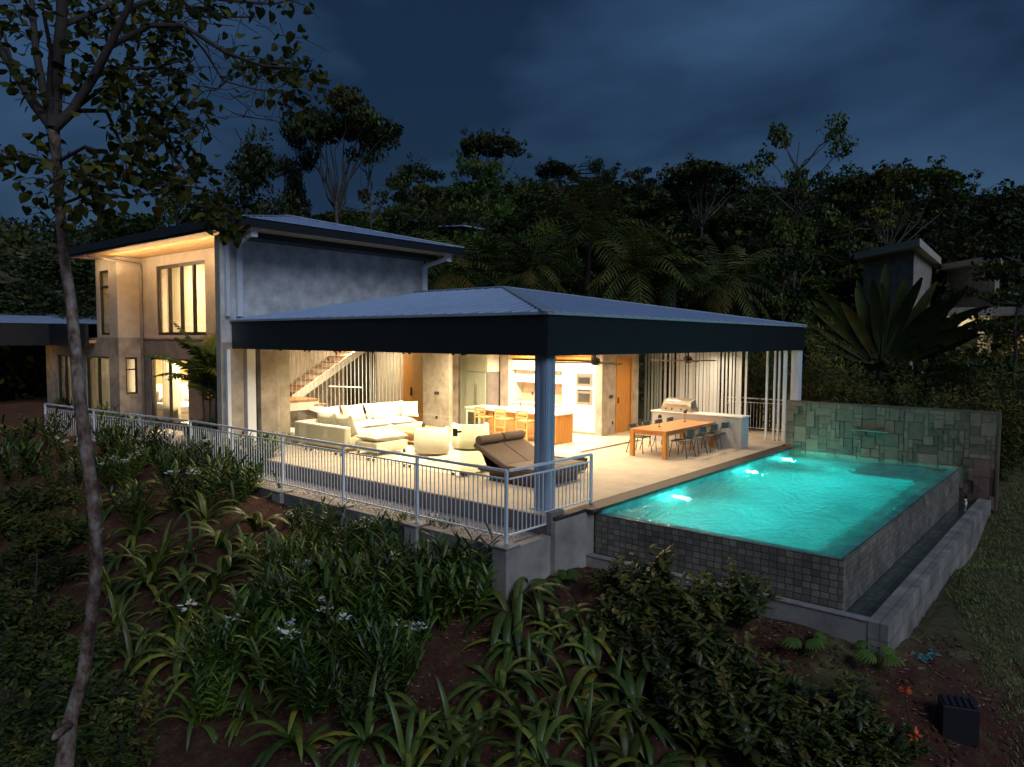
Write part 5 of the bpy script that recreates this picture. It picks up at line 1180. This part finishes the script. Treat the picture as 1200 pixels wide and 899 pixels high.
DK = proto_shrub(74, .75, .7, 480, .14, 'leaf_mid', .5)
firsts = set()
def place(proto, px, py, s, label, cat, group, rz=None):
    p = on_ground(px, py); k = id(proto); f = proto.name not in firsts; firsts.add(proto.name)
    return put(proto, (p.x, p.y, p.z-.03), s, (px*.7+py) % 6.28 if rz is None else rz, label, cat, group, f)
def sz(px, py, v): return v*(.66 if 330 < px < 590 and py < 700 else 1)
def rows(proto_of, pts, what, cat, group, smin=.8, smax=1.15, seed=1):
    rd = random.Random(seed); pts = sorted(pts, key=lambda q: q[1]); n = len(pts); k = 0; bands = []
    per = max(1, math.ceil(n/5)); names = ['uppermost', 'upper', 'middle', 'lower', 'bottom']
    for b in range(5):
        q = pts[b*per:(b+1)*per]
        if q: bands.append(sorted(q))
    for bi, band in enumerate(bands):
        for i, (px, py) in enumerate(band):
            place(proto_of(k, px, py, rd), px, py, sz(px, py, rd.uniform(smin, smax)), '%s, %s from left in %s band' % (what, ordw(i+1), names[bi]), cat, group); k += 1
rd = random.Random(9)
# white-flowered ginger clumps: thick below the far railing, then down the middle of the slope
gp = []
for py, x0, x1, n in [(520, 112, 345, 9), (545, 105, 350, 10), (572, 120, 330, 8), (602, 130, 250, 2), (640, 330, 560, 7), (672, 300, 585, 8), (705, 330, 560, 7), (740, 300, 540, 5), (775, 230, 520, 5), (812, 200, 480, 5), (535, 0, 90, 4), (570, 0, 95, 4), (655, 360, 560, 5), (690, 330, 580, 3), (722, 310, 560, 3), (757, 280, 520, 5), (795, 240, 500, 4), (835, 230, 470, 3), (505, 330, 460, 0), (588, 230, 330, 3), (545, 110, 345, 8)]:
    for i in range(n): gp.append((x0+(x1-x0)*(i+rd.uniform(.0, 1))/n, py+rd.uniform(-14, 14)))
rows(lambda k, px, py, r: (G[1] if (k % 9 == 0) else G[3] if (k % 13 == 3) else G[0] if k % 2 else G[2]), gp, 'narrow-leaved ginger plant on the red soil slope', 'plant', 'ginger plants covering the slope', .6, 1.15)
sp_ = [(215, 690), (262, 640), (300, 620), (335, 655), (210, 740), (250, 700), (180, 760), (300, 690), (290, 735), (235, 770), (350, 610), (390, 640), (170, 690), (275, 590), (330, 585), (205, 600), (240, 610), (160, 630), (190, 655), (320, 715), (355, 745), (140, 735), (240, 800), (300, 800), (380, 690), (410, 660), (150, 590), (430, 870), (350, 880), (500, 850), (120, 600), (145, 660), (180, 680), (225, 650), (260, 675), (290, 655), (245, 720), (270, 765), (325, 690), (345, 720), (375, 760), (200, 720), (160, 790), (130, 700), (210, 775), (320, 770), (420, 800), (460, 760), (500, 720), (395, 720), (440, 690), (360, 820), (290, 840), (230, 850),
       (605, 760), (655, 745), (700, 790), (620, 800), (665, 815), (585, 805), (635, 735), (600, 720), (685, 750), (720, 830), (650, 850), (530, 870), (610, 860), (570, 860), (630, 895), (690, 870), (540, 905), (745, 840), (600, 925), (480, 905), (760, 905)]
rows(lambda k, px, py, r: ST[k % 3], sp_, 'arching strap-leaved plant on the slope', 'plant', 'strap-leaved plants on the slope', .75, 1.15)
sh_ = [(735, 745), (770, 720), (815, 740), (860, 730), (790, 775), (840, 780), (760, 800), (820, 820), (870, 820), (720, 700), (790, 860), (850, 875), (905, 860)]
rows(lambda k, px, py, r: SH[k % 2], sh_, 'leafy green shrub in front of the pool wall', 'shrub', 'leafy shrubs in front of the pool', .6, 1.0)
br_ = [(960, 850), (990, 870), (1030, 872), (960, 890), (1010, 905), (1065, 880), (920, 905), (1085, 930), (1040, 925), (1000, 830)]
rows(lambda k, px, py, r: SH[2] if k % 2 else SH[1], br_, 'low leafy shrub in the bottom right corner bed', 'shrub', 'low shrubs of the bottom right bed', .42, .7)
dk_ = [(px+rd.uniform(-15, 15), py+rd.uniform(-10, 10)) for py, a, b, n in ((600, 5, 85, 3), (640, 5, 80, 3), (690, 5, 80, 3), (745, 10, 90, 3), (800, 10, 120, 4), (855, 20, 130, 4), (905, 20, 150, 4), (850, 430, 470, 1)) for px in np.linspace(a, b, n)]
rows(lambda k, px, py, r: DK if k % 3 else SH[2], dk_, 'dark leafy bush in the shade of the slender tree', 'shrub', 'dark bushes at the left of the slope', .9, 1.3)
for i, (px, py, s, l) in enumerate([(880, 905, 1.0, 'broad-leaved plant at the bottom edge right of centre'), (735, 905, .9, 'broad-leaved plant at the bottom edge left of the shrubs'), (1000, 880, .8, 'broad pale-leaved plant beside the orange flowers'), (560, 720, .55, 'small broad-leaved plant beside the wall corner post'), (820, 885, .8, 'broad-leaved plant in front of the pool shrubs, below their middle'), (945, 872, .85, 'broad-leaved plant between the pool shrubs and the orange flowers'), (1045, 905, .8, 'broad-leaved plant at the bottom edge below the orange flowers'), (895, 860, .7, 'small broad-leaved plant at the right end of the pool shrubs')]):
    place(BIG, px, py, s, l, 'plant', 'broad-leaved plants near the bottom edge')
# lobed monstera leaves against the basin, orange heliconia heads, small sapling
def lobed(px, py, s, label, seed):
    rd = random.Random(seed); p = on_ground(px, py); t = T('monstera', label, 'plant', p); mb = MB()
    for j in range(5):
        az = rd.random()*6.28; b = p+Vector((rd.uniform(-.1, .1), rd.uniform(-.1, .1), 0)); d = Vector((math.cos(az)*.5, math.sin(az)*.5, 1)).normalized(); q = b+d*.34*s; mb.tube([b, q], .008, 4, False)
        for k in range(-5, 6): blade(mb, q, az+k*.24, R(10-abs(k)*3), (.36-.025*abs(k))*s, .06*s, 1.3, rd, 4, .6)
    mb.build('leaves', 'leaf_bright', t)
lobed(1026, 785, .8, 'bright lobed monstera at the foot of the basin corner', 1); lobed(938, 768, .8, 'bright lobed monstera leaning on the low basin wall', 2); lobed(645, 700, .8, 'glossy lobed plant at the foot of the concrete corner wall', 3); lobed(670, 685, .7, 'small lobed plant beneath the pool side wall', 4)
for i, (px, py, l) in enumerate([(1061, 812, 'upper orange flower head beside the black box'), (1072, 862, 'lower orange flower head left of the black box')]):
    p = on_ground(px+6, py+62); t = T('orange_flower', l, 'flower', p, 'orange flowers of the bottom right bed'); q = at_r(px, py, math.hypot(p.x, p.y)-.05); mb = MB(); rd2 = random.Random(i)
    mb.tube([p, q], .006, 4, False); mb.build('stem', 'leaf_ginger', t); mb = MB()
    for k in range(16): blade(mb, q+Vector((0, 0, rd2.uniform(-.04, .04))), rd2.random()*6.28, R(rd2.uniform(0, 60)), .09, .035, .8, rd2, 3, .5)
    mb.build('petals', 'petal_orange', t)
p = on_ground(1122, 858); bx = T('garden_box', 'black metal garden utility box on the grass at the bottom right', 'box', p, rz=.35)
mb = MB(); mb.box(p.x-.16, p.y-.2, p.z-.1, p.x+.16, p.y+.2, p.z+.36); mb.build('body', 'black_metal', bx, bevel=.01); mb = MB()
for k in range(5): mb.box(p.x-.15, p.y-.17+k*.075, p.z+.362, p.x+.15, p.y-.13+k*.075, p.z+.385)
mb.build('lid_slats', 'black_metal', bx)
p = on_ground(1082, 768); rg2 = random.Random(2); mb = MB()
for k in range(14): blade(mb, p+Vector((rg2.gauss(0, .09), rg2.gauss(0, .09), .02)), rg2.random()*6.28, .25, .11, .08, 1, rg2, 3, .5)
tag(lift(mb.build('teal_cloth', 'teal_cloth', None)), 'crumpled teal scrap lying on the grass near the basin corner', 'scrap')
# leaf litter on the soil and blades of grass on the lawn
mb = MB(); rs = random.Random(12)
for _ in range(2600):
    q = on_ground(rs.uniform(560, 1130), 690+210*rs.random()**1.2) if False else None
    x, y = rs.uniform(5, 12.5), rs.uniform(1, 8.5)
    if x > 10.85 and y > 2.2: continue
    blade(mb, (x, y, gz(x, y)+.01), rs.random()*6.28, R(rs.uniform(-5, 25)), rs.uniform(.05, .11), .035, .6, rs, 2)
o = mb.build('leaf_litter', 'litter'); tag(o, kind='stuff')
mb = MB(); rs = random.Random(44); CL = []
for _ in range(5200):
    x, y = rs.uniform(4, 12.5), rs.uniform(.8, 12)
    if (x > 10.85 and y > 2.2) or x > 12.5-.0*y or (x > 8.7 and y > 7.3): continue
    s1 = rs.uniform(.012, .045) if rs.random() < .93 else rs.uniform(.05, .09); CL_ = 0
    CL.append((x, y, s1))
xs = np.array(CL); zs = hz(xs[:, 0], xs[:, 1])
for (x, y, s1), z in zip(CL, zs):
    q = [(x+s1*rs.uniform(.7, 1.2)*math.cos(k*1.257), y+s1*rs.uniform(.7, 1.2)*math.sin(k*1.257), z+rs.uniform(-.2, .25)*s1) for k in range(5)]+[(x+rs.uniform(-.3, .3)*s1, y+rs.uniform(-.3, .3)*s1, z+s1*rs.uniform(.5, .9))]
    mb.add(q, [(0, 1, 5), (1, 2, 5), (2, 3, 5), (3, 4, 5), (4, 0, 5)])
o = mb.build('soil_clods', 'soil_clod', None, True); tag(o, kind='stuff')
def grass():
    rs = np.random.RandomState(5); n = 110000; x = rs.uniform(9.5, 27, n); y = rs.uniform(-6, 2.25, n); den = np.sin(x*1.9+np.sin(y*2.3))*np.cos(y*2.1+x*.6)+rs.normal(0, .5, n)
    k = (den > -.6) & (y < 2.2) & ((x > 11.6) | (y < 1.0)) & (y < .30*(x-7.5)); x, y = x[k], y[k]; z = hz(x, y); n = len(x); a = rs.uniform(0, 6.28, n); L_ = rs.uniform(.03, .085, n); w_ = .006+.004*rs.random(n)
    ln = rs.uniform(.2, 1.0, n); dx, dy = np.cos(a), np.sin(a)
    v = np.stack([np.stack([x-dy*w_, y+dx*w_, z], 1), np.stack([x+dy*w_, y-dx*w_, z], 1), np.stack([x+dx*L_*ln*.6+dy*w_*.7, y+dy*L_*ln*.6-dx*w_*.7, z+L_*.6], 1), np.stack([x+dx*L_*ln, y+dy*L_*ln, z+L_*.8], 1)], 1).reshape(-1, 3)
    lv = Leaves(1); lv.v = [v]; kk = np.arange(n)*4; lv.f = [np.stack([kk, kk+1, kk+2, kk+3], 1)]; lv.r = [rs.random(n)]; lv.n = 4*n
    o = lv.build('lawn_grass', 'grass_blade', None); tag(o, kind='stuff')
grass()
# potted areca palm by the bedroom wall
rd = random.Random(3); ar = T('areca_palm', 'slender areca palm with feathery fronds in front of the bedroom wall', 'palm', (10.55, 20.5, -.3))
mb = MB()
for i in range(6):
    a = i*1.05; mb.tube([(10.55+math.cos(a)*.12, 20.5+math.sin(a)*.12, -.35), (10.55+math.cos(a)*.25, 20.5+math.sin(a)*.25, 1.2+.25*i)], [.03, .022], 6, False)
mb.build('trunk', 'bark_pale', ar, True); mb = MB()
for i in range(26):
    a = i*2.4; k = i % 6; frond(mb, (10.55+math.cos(k*1.05)*.25, 20.5+math.sin(k*1.05)*.25, 1.2+.25*k), a, R(rd.uniform(40, 80)), rd.uniform(1.2, 1.9), rd.uniform(.9, 1.7), .38, 15, rd)
mb.build('crown', 'leaf_bright', ar)
# small shrub in the gravel bed at the far end, and plants beside the path
place(SH[2], 75, 478, .9, 'small bush at the end of the bedroom terrace', 'shrub', None); place(G[2], 120, 500, .8, 'small plant on the path in front of the small bedroom window', 'plant', None)

# ------------------------------------------------------------------ the slender near tree
def near_tree():
    rd = random.Random(15); R0 = 8.2
    root_p = at_r(72, 905, R0-.2); t = T('near_tree', 'slender near tree with blotchy lichen bark and heart-shaped leaves on the left', 'tree', root_p)
    mb = MB(); pts = [(68, 960, 1), (74, 905, 1), (82, 845, 1), (98, 790, 1), (108, 720, 1), (114, 650, 1), (110, 590, 1), (103, 540, 1), (95, 480, 1), (89, 420, 1), (84, 360, 1), (75, 300, 1), (70, 240, 1), (67, 190, 1), (63, 150, 1)]
    wd = [20, 18, 15, 14, 13, 13, 12, 12, 12, 11, 11, 10, 10, 9, 10]
    P3 = [at_r(a, b, R0+.35*math.sin(i*.7)) for i, (a, b, _) in enumerate(pts)]; mb.tube(P3, [w_/F*R0/2/1.02*(1.1 if i < 2 else 1) for i, w_ in enumerate(wd)], 14)
    b = at_r(80, 850, R0); mb.tube([b, at_r(66, 862, R0-.3), at_r(62, 866, R0-.35)], [.05, .04, .02], 8)
    mb.build('trunk', 'bark_lichen', t, True)
    lm = MB(); fork = P3[-1]; tips = []
    def br(a, pxs, r0, r1, dr):
        q = [a]+[at_r(x, y, R0+dr*(i+1)/len(pxs)) for i, (x, y) in enumerate(pxs)]; n = len(q); lm.tube(q, [r0+(r1-r0)*i/(n-1) for i in range(n)], 7, False); return q
    B = [br(fork, [(66, 90), (72, 30), (74, -40), (76, -120)], .065, .035, -.4), br(fork, [(52, 110), (42, 60), (38, 10), (30, -60)], .045, .02, .7), br(fork, [(40, 122), (15, 80), (-15, 30), (-50, -30)], .055, .025, .5),
         br(fork, [(85, 130), (110, 90), (128, 55), (150, 10), (170, -50)], .055, .022, -.9), br(P3[-1], [(58, 100), (60, 60), (52, 20)], .03, .015, -.6)]
    for fn in [lambda: br(B[3][3], [(175, 30), (215, 30), (265, 62), (310, 78), (350, 80)], .03, .010, -1.2), lambda: br(B[3][2], [(130, 80), (165, 110), (200, 130), (240, 150)], .03, .010, .8), lambda: br(B[3][4], [(200, -10), (260, 0), (320, 5), (360, -5)], .025, .008, .6),
          lambda: br(B[0][2], [(120, 10), (180, -20), (240, 20), (300, 20)], .03, .009, 1.0), lambda: br(B[6][3], [(195, 150), (205, 185), (232, 220)], .02, .008, -.4), lambda: br(B[3][1], [(125, 130), (140, 165), (160, 195)], .025, .009, .7),
          lambda: br(P3[-2], [(100, 172), (130, 182), (170, 190)], .02, .008, -.7), lambda: br(P3[-2], [(40, 186), (15, 184), (-15, 190)], .02, .008, .3), lambda: br(B[2][2], [(5, 40), (-10, 60)], .02, .01, .3),
          lambda: br(B[5][2], [(240, 60), (262, 95), (300, 105), (340, 110)], .014, .006, .3), lambda: br(B[3][1], [(150, 80), (180, 80), (215, 70)], .02, .01, -.5), lambda: br(P3[-3], [(110, 225), (150, 232), (190, 225)], .016, .007, -.9), lambda: br(B[9][-1], [(250, 225), (270, 245), (275, 268)], .012, .006, -.2)]: B.append(fn())
    lv = MB()
    def leaf(p, s, tone):
        az = rd.random()*6.28; el = R(rd.uniform(-75, 5)); d = Vector((math.cos(az)*math.cos(el), math.sin(az)*math.cos(el), math.sin(el))); sd = d.cross(Vector((rd.gauss(0, .5), rd.gauss(0, .5), 1))).normalized(); n = sd.cross(d)*.12
        o = [(0, 0), (.28, -.06), (.5, .18), (.44, .5), (.22, .82), (0, 1.05), (-.22, .82), (-.44, .5), (-.5, .18), (-.28, -.06)]
        k = len(lv.v); lv.v.append(tuple(p+d*s*.4)); lv.v += [tuple(p+sd*u*s*.95+d*v_*s+n*abs(u)*s*2) for u, v_ in o]
        lv.f += [(k, k+1+i, k+1+(i+1) % 10) for i in range(10)]; lv.r += [tone]*10
    def spray(c1, n, rad, twigs=3):
        for _ in range(twigs):
            e = c1+Vector((rd.gauss(0, rad), rd.gauss(0, rad), rd.gauss(0, rad*.7))); lm.tube([c1, c1.lerp(e, .5)+Vector((0, 0, .05)), e], [.006, .005, .003], 4, False)
            for k in range(n//twigs): leaf(c1.lerp(e, rd.random()**.7)+Vector((rd.gauss(0, .07), rd.gauss(0, .07), rd.gauss(0, .07))), rd.uniform(.06, .12), rd.random())
    for (x, y, n, rad) in [(20, 20, 60, .4), (5, 75, 50, .3), (30, 95, 24, .2), (100, 40, 50, .35), (130, 20, 60, .35), (160, 50, 60, .35), (120, 80, 55, .3), (150, 95, 55, .3), (175, 100, 50, .3), (145, 130, 50, .3), (180, 140, 60, .3), (205, 125, 40, .22), (165, 170, 50, .28), (200, 180, 70, .3), (230, 190, 60, .22), (120, 200, 70, .3), (95, 195, 40, .2), (150, 215, 70, .3), (185, 215, 50, .25), (110, 232, 40, .25),
            (225, 240, 40, .2), (255, 240, 40, .16), (268, 268, 46, .14), (90, 15, 40, .3), (200, 15, 50, .3), (240, 5, 30, .25), (270, 65, 12, .2), (290, 75, 16, .18), (320, 85, 40, .2), (345, 75, 40, .18), (360, 85, 26, .12), (332, 110, 34, .16), (345, 60, 14, .1), (190, 55, 40, .3), (215, 90, 22, .2), (40, 50, 30, .25), (60, 180, 30, .2), (25, 190, 36, .2), (0, 186, 20, .15), (60, 215, 36, .22), (255, 20, 14, .2), (305, 5, 12, .15), (345, 2, 14, .15), (240, 150, 8, .2), (255, 105, 8, .2), (85, 250, 30, .2), (60, 258, 20, .15), (215, 155, 30, .25), (75, 120, 14, .15), (180, 10, 40, .3)]:
        spray(at_r(x, y, R0+rd.uniform(-.9, .7)), int(n*.95), rad, 5)
    for _ in range(70):                                # bare twigs
        x, y = rd.uniform(180, 330), rd.uniform(5, 150); c1 = at_r(x, y, R0+rd.uniform(-.6, .6)); e = c1+Vector((rd.gauss(0, .3), rd.gauss(0, .3), rd.gauss(0, .2))); lm.tube([c1, c1.lerp(e, .5)+Vector((0, 0, rd.gauss(0, .05))), e], [.005, .004, .002], 4, False)
    lm.build('limbs', 'bark_dark', t, True); lv.build('crown', 'leaf_young_tree', t)
near_tree()
# young sapling low on the left
p = on_ground(40, 720); sp2 = T('sapling', 'small pale-leaved sapling between the near trunk and the left edge', 'tree', p); rd = random.Random(8)
mb = MB(); q = at_r(42, 610, math.hypot(p.x, p.y)-.3); mb.tube([p, p.lerp(q, .5)+Vector((.03, 0, 0)), q], [.02, .016, .01], 6, False); mb.build('trunk', 'bark_pale', sp2, True); mb = MB()
for k in range(190):
    c1 = q+Vector((rd.gauss(0, .34), rd.gauss(0, .34), rd.gauss(-.02, .2))); blade(mb, c1, rd.random()*6.28, R(rd.uniform(-50, 10)), rd.uniform(.12, .2), .07, .8, rd, 3)
mb.build('crown', 'leaf_young_tree', sp2)
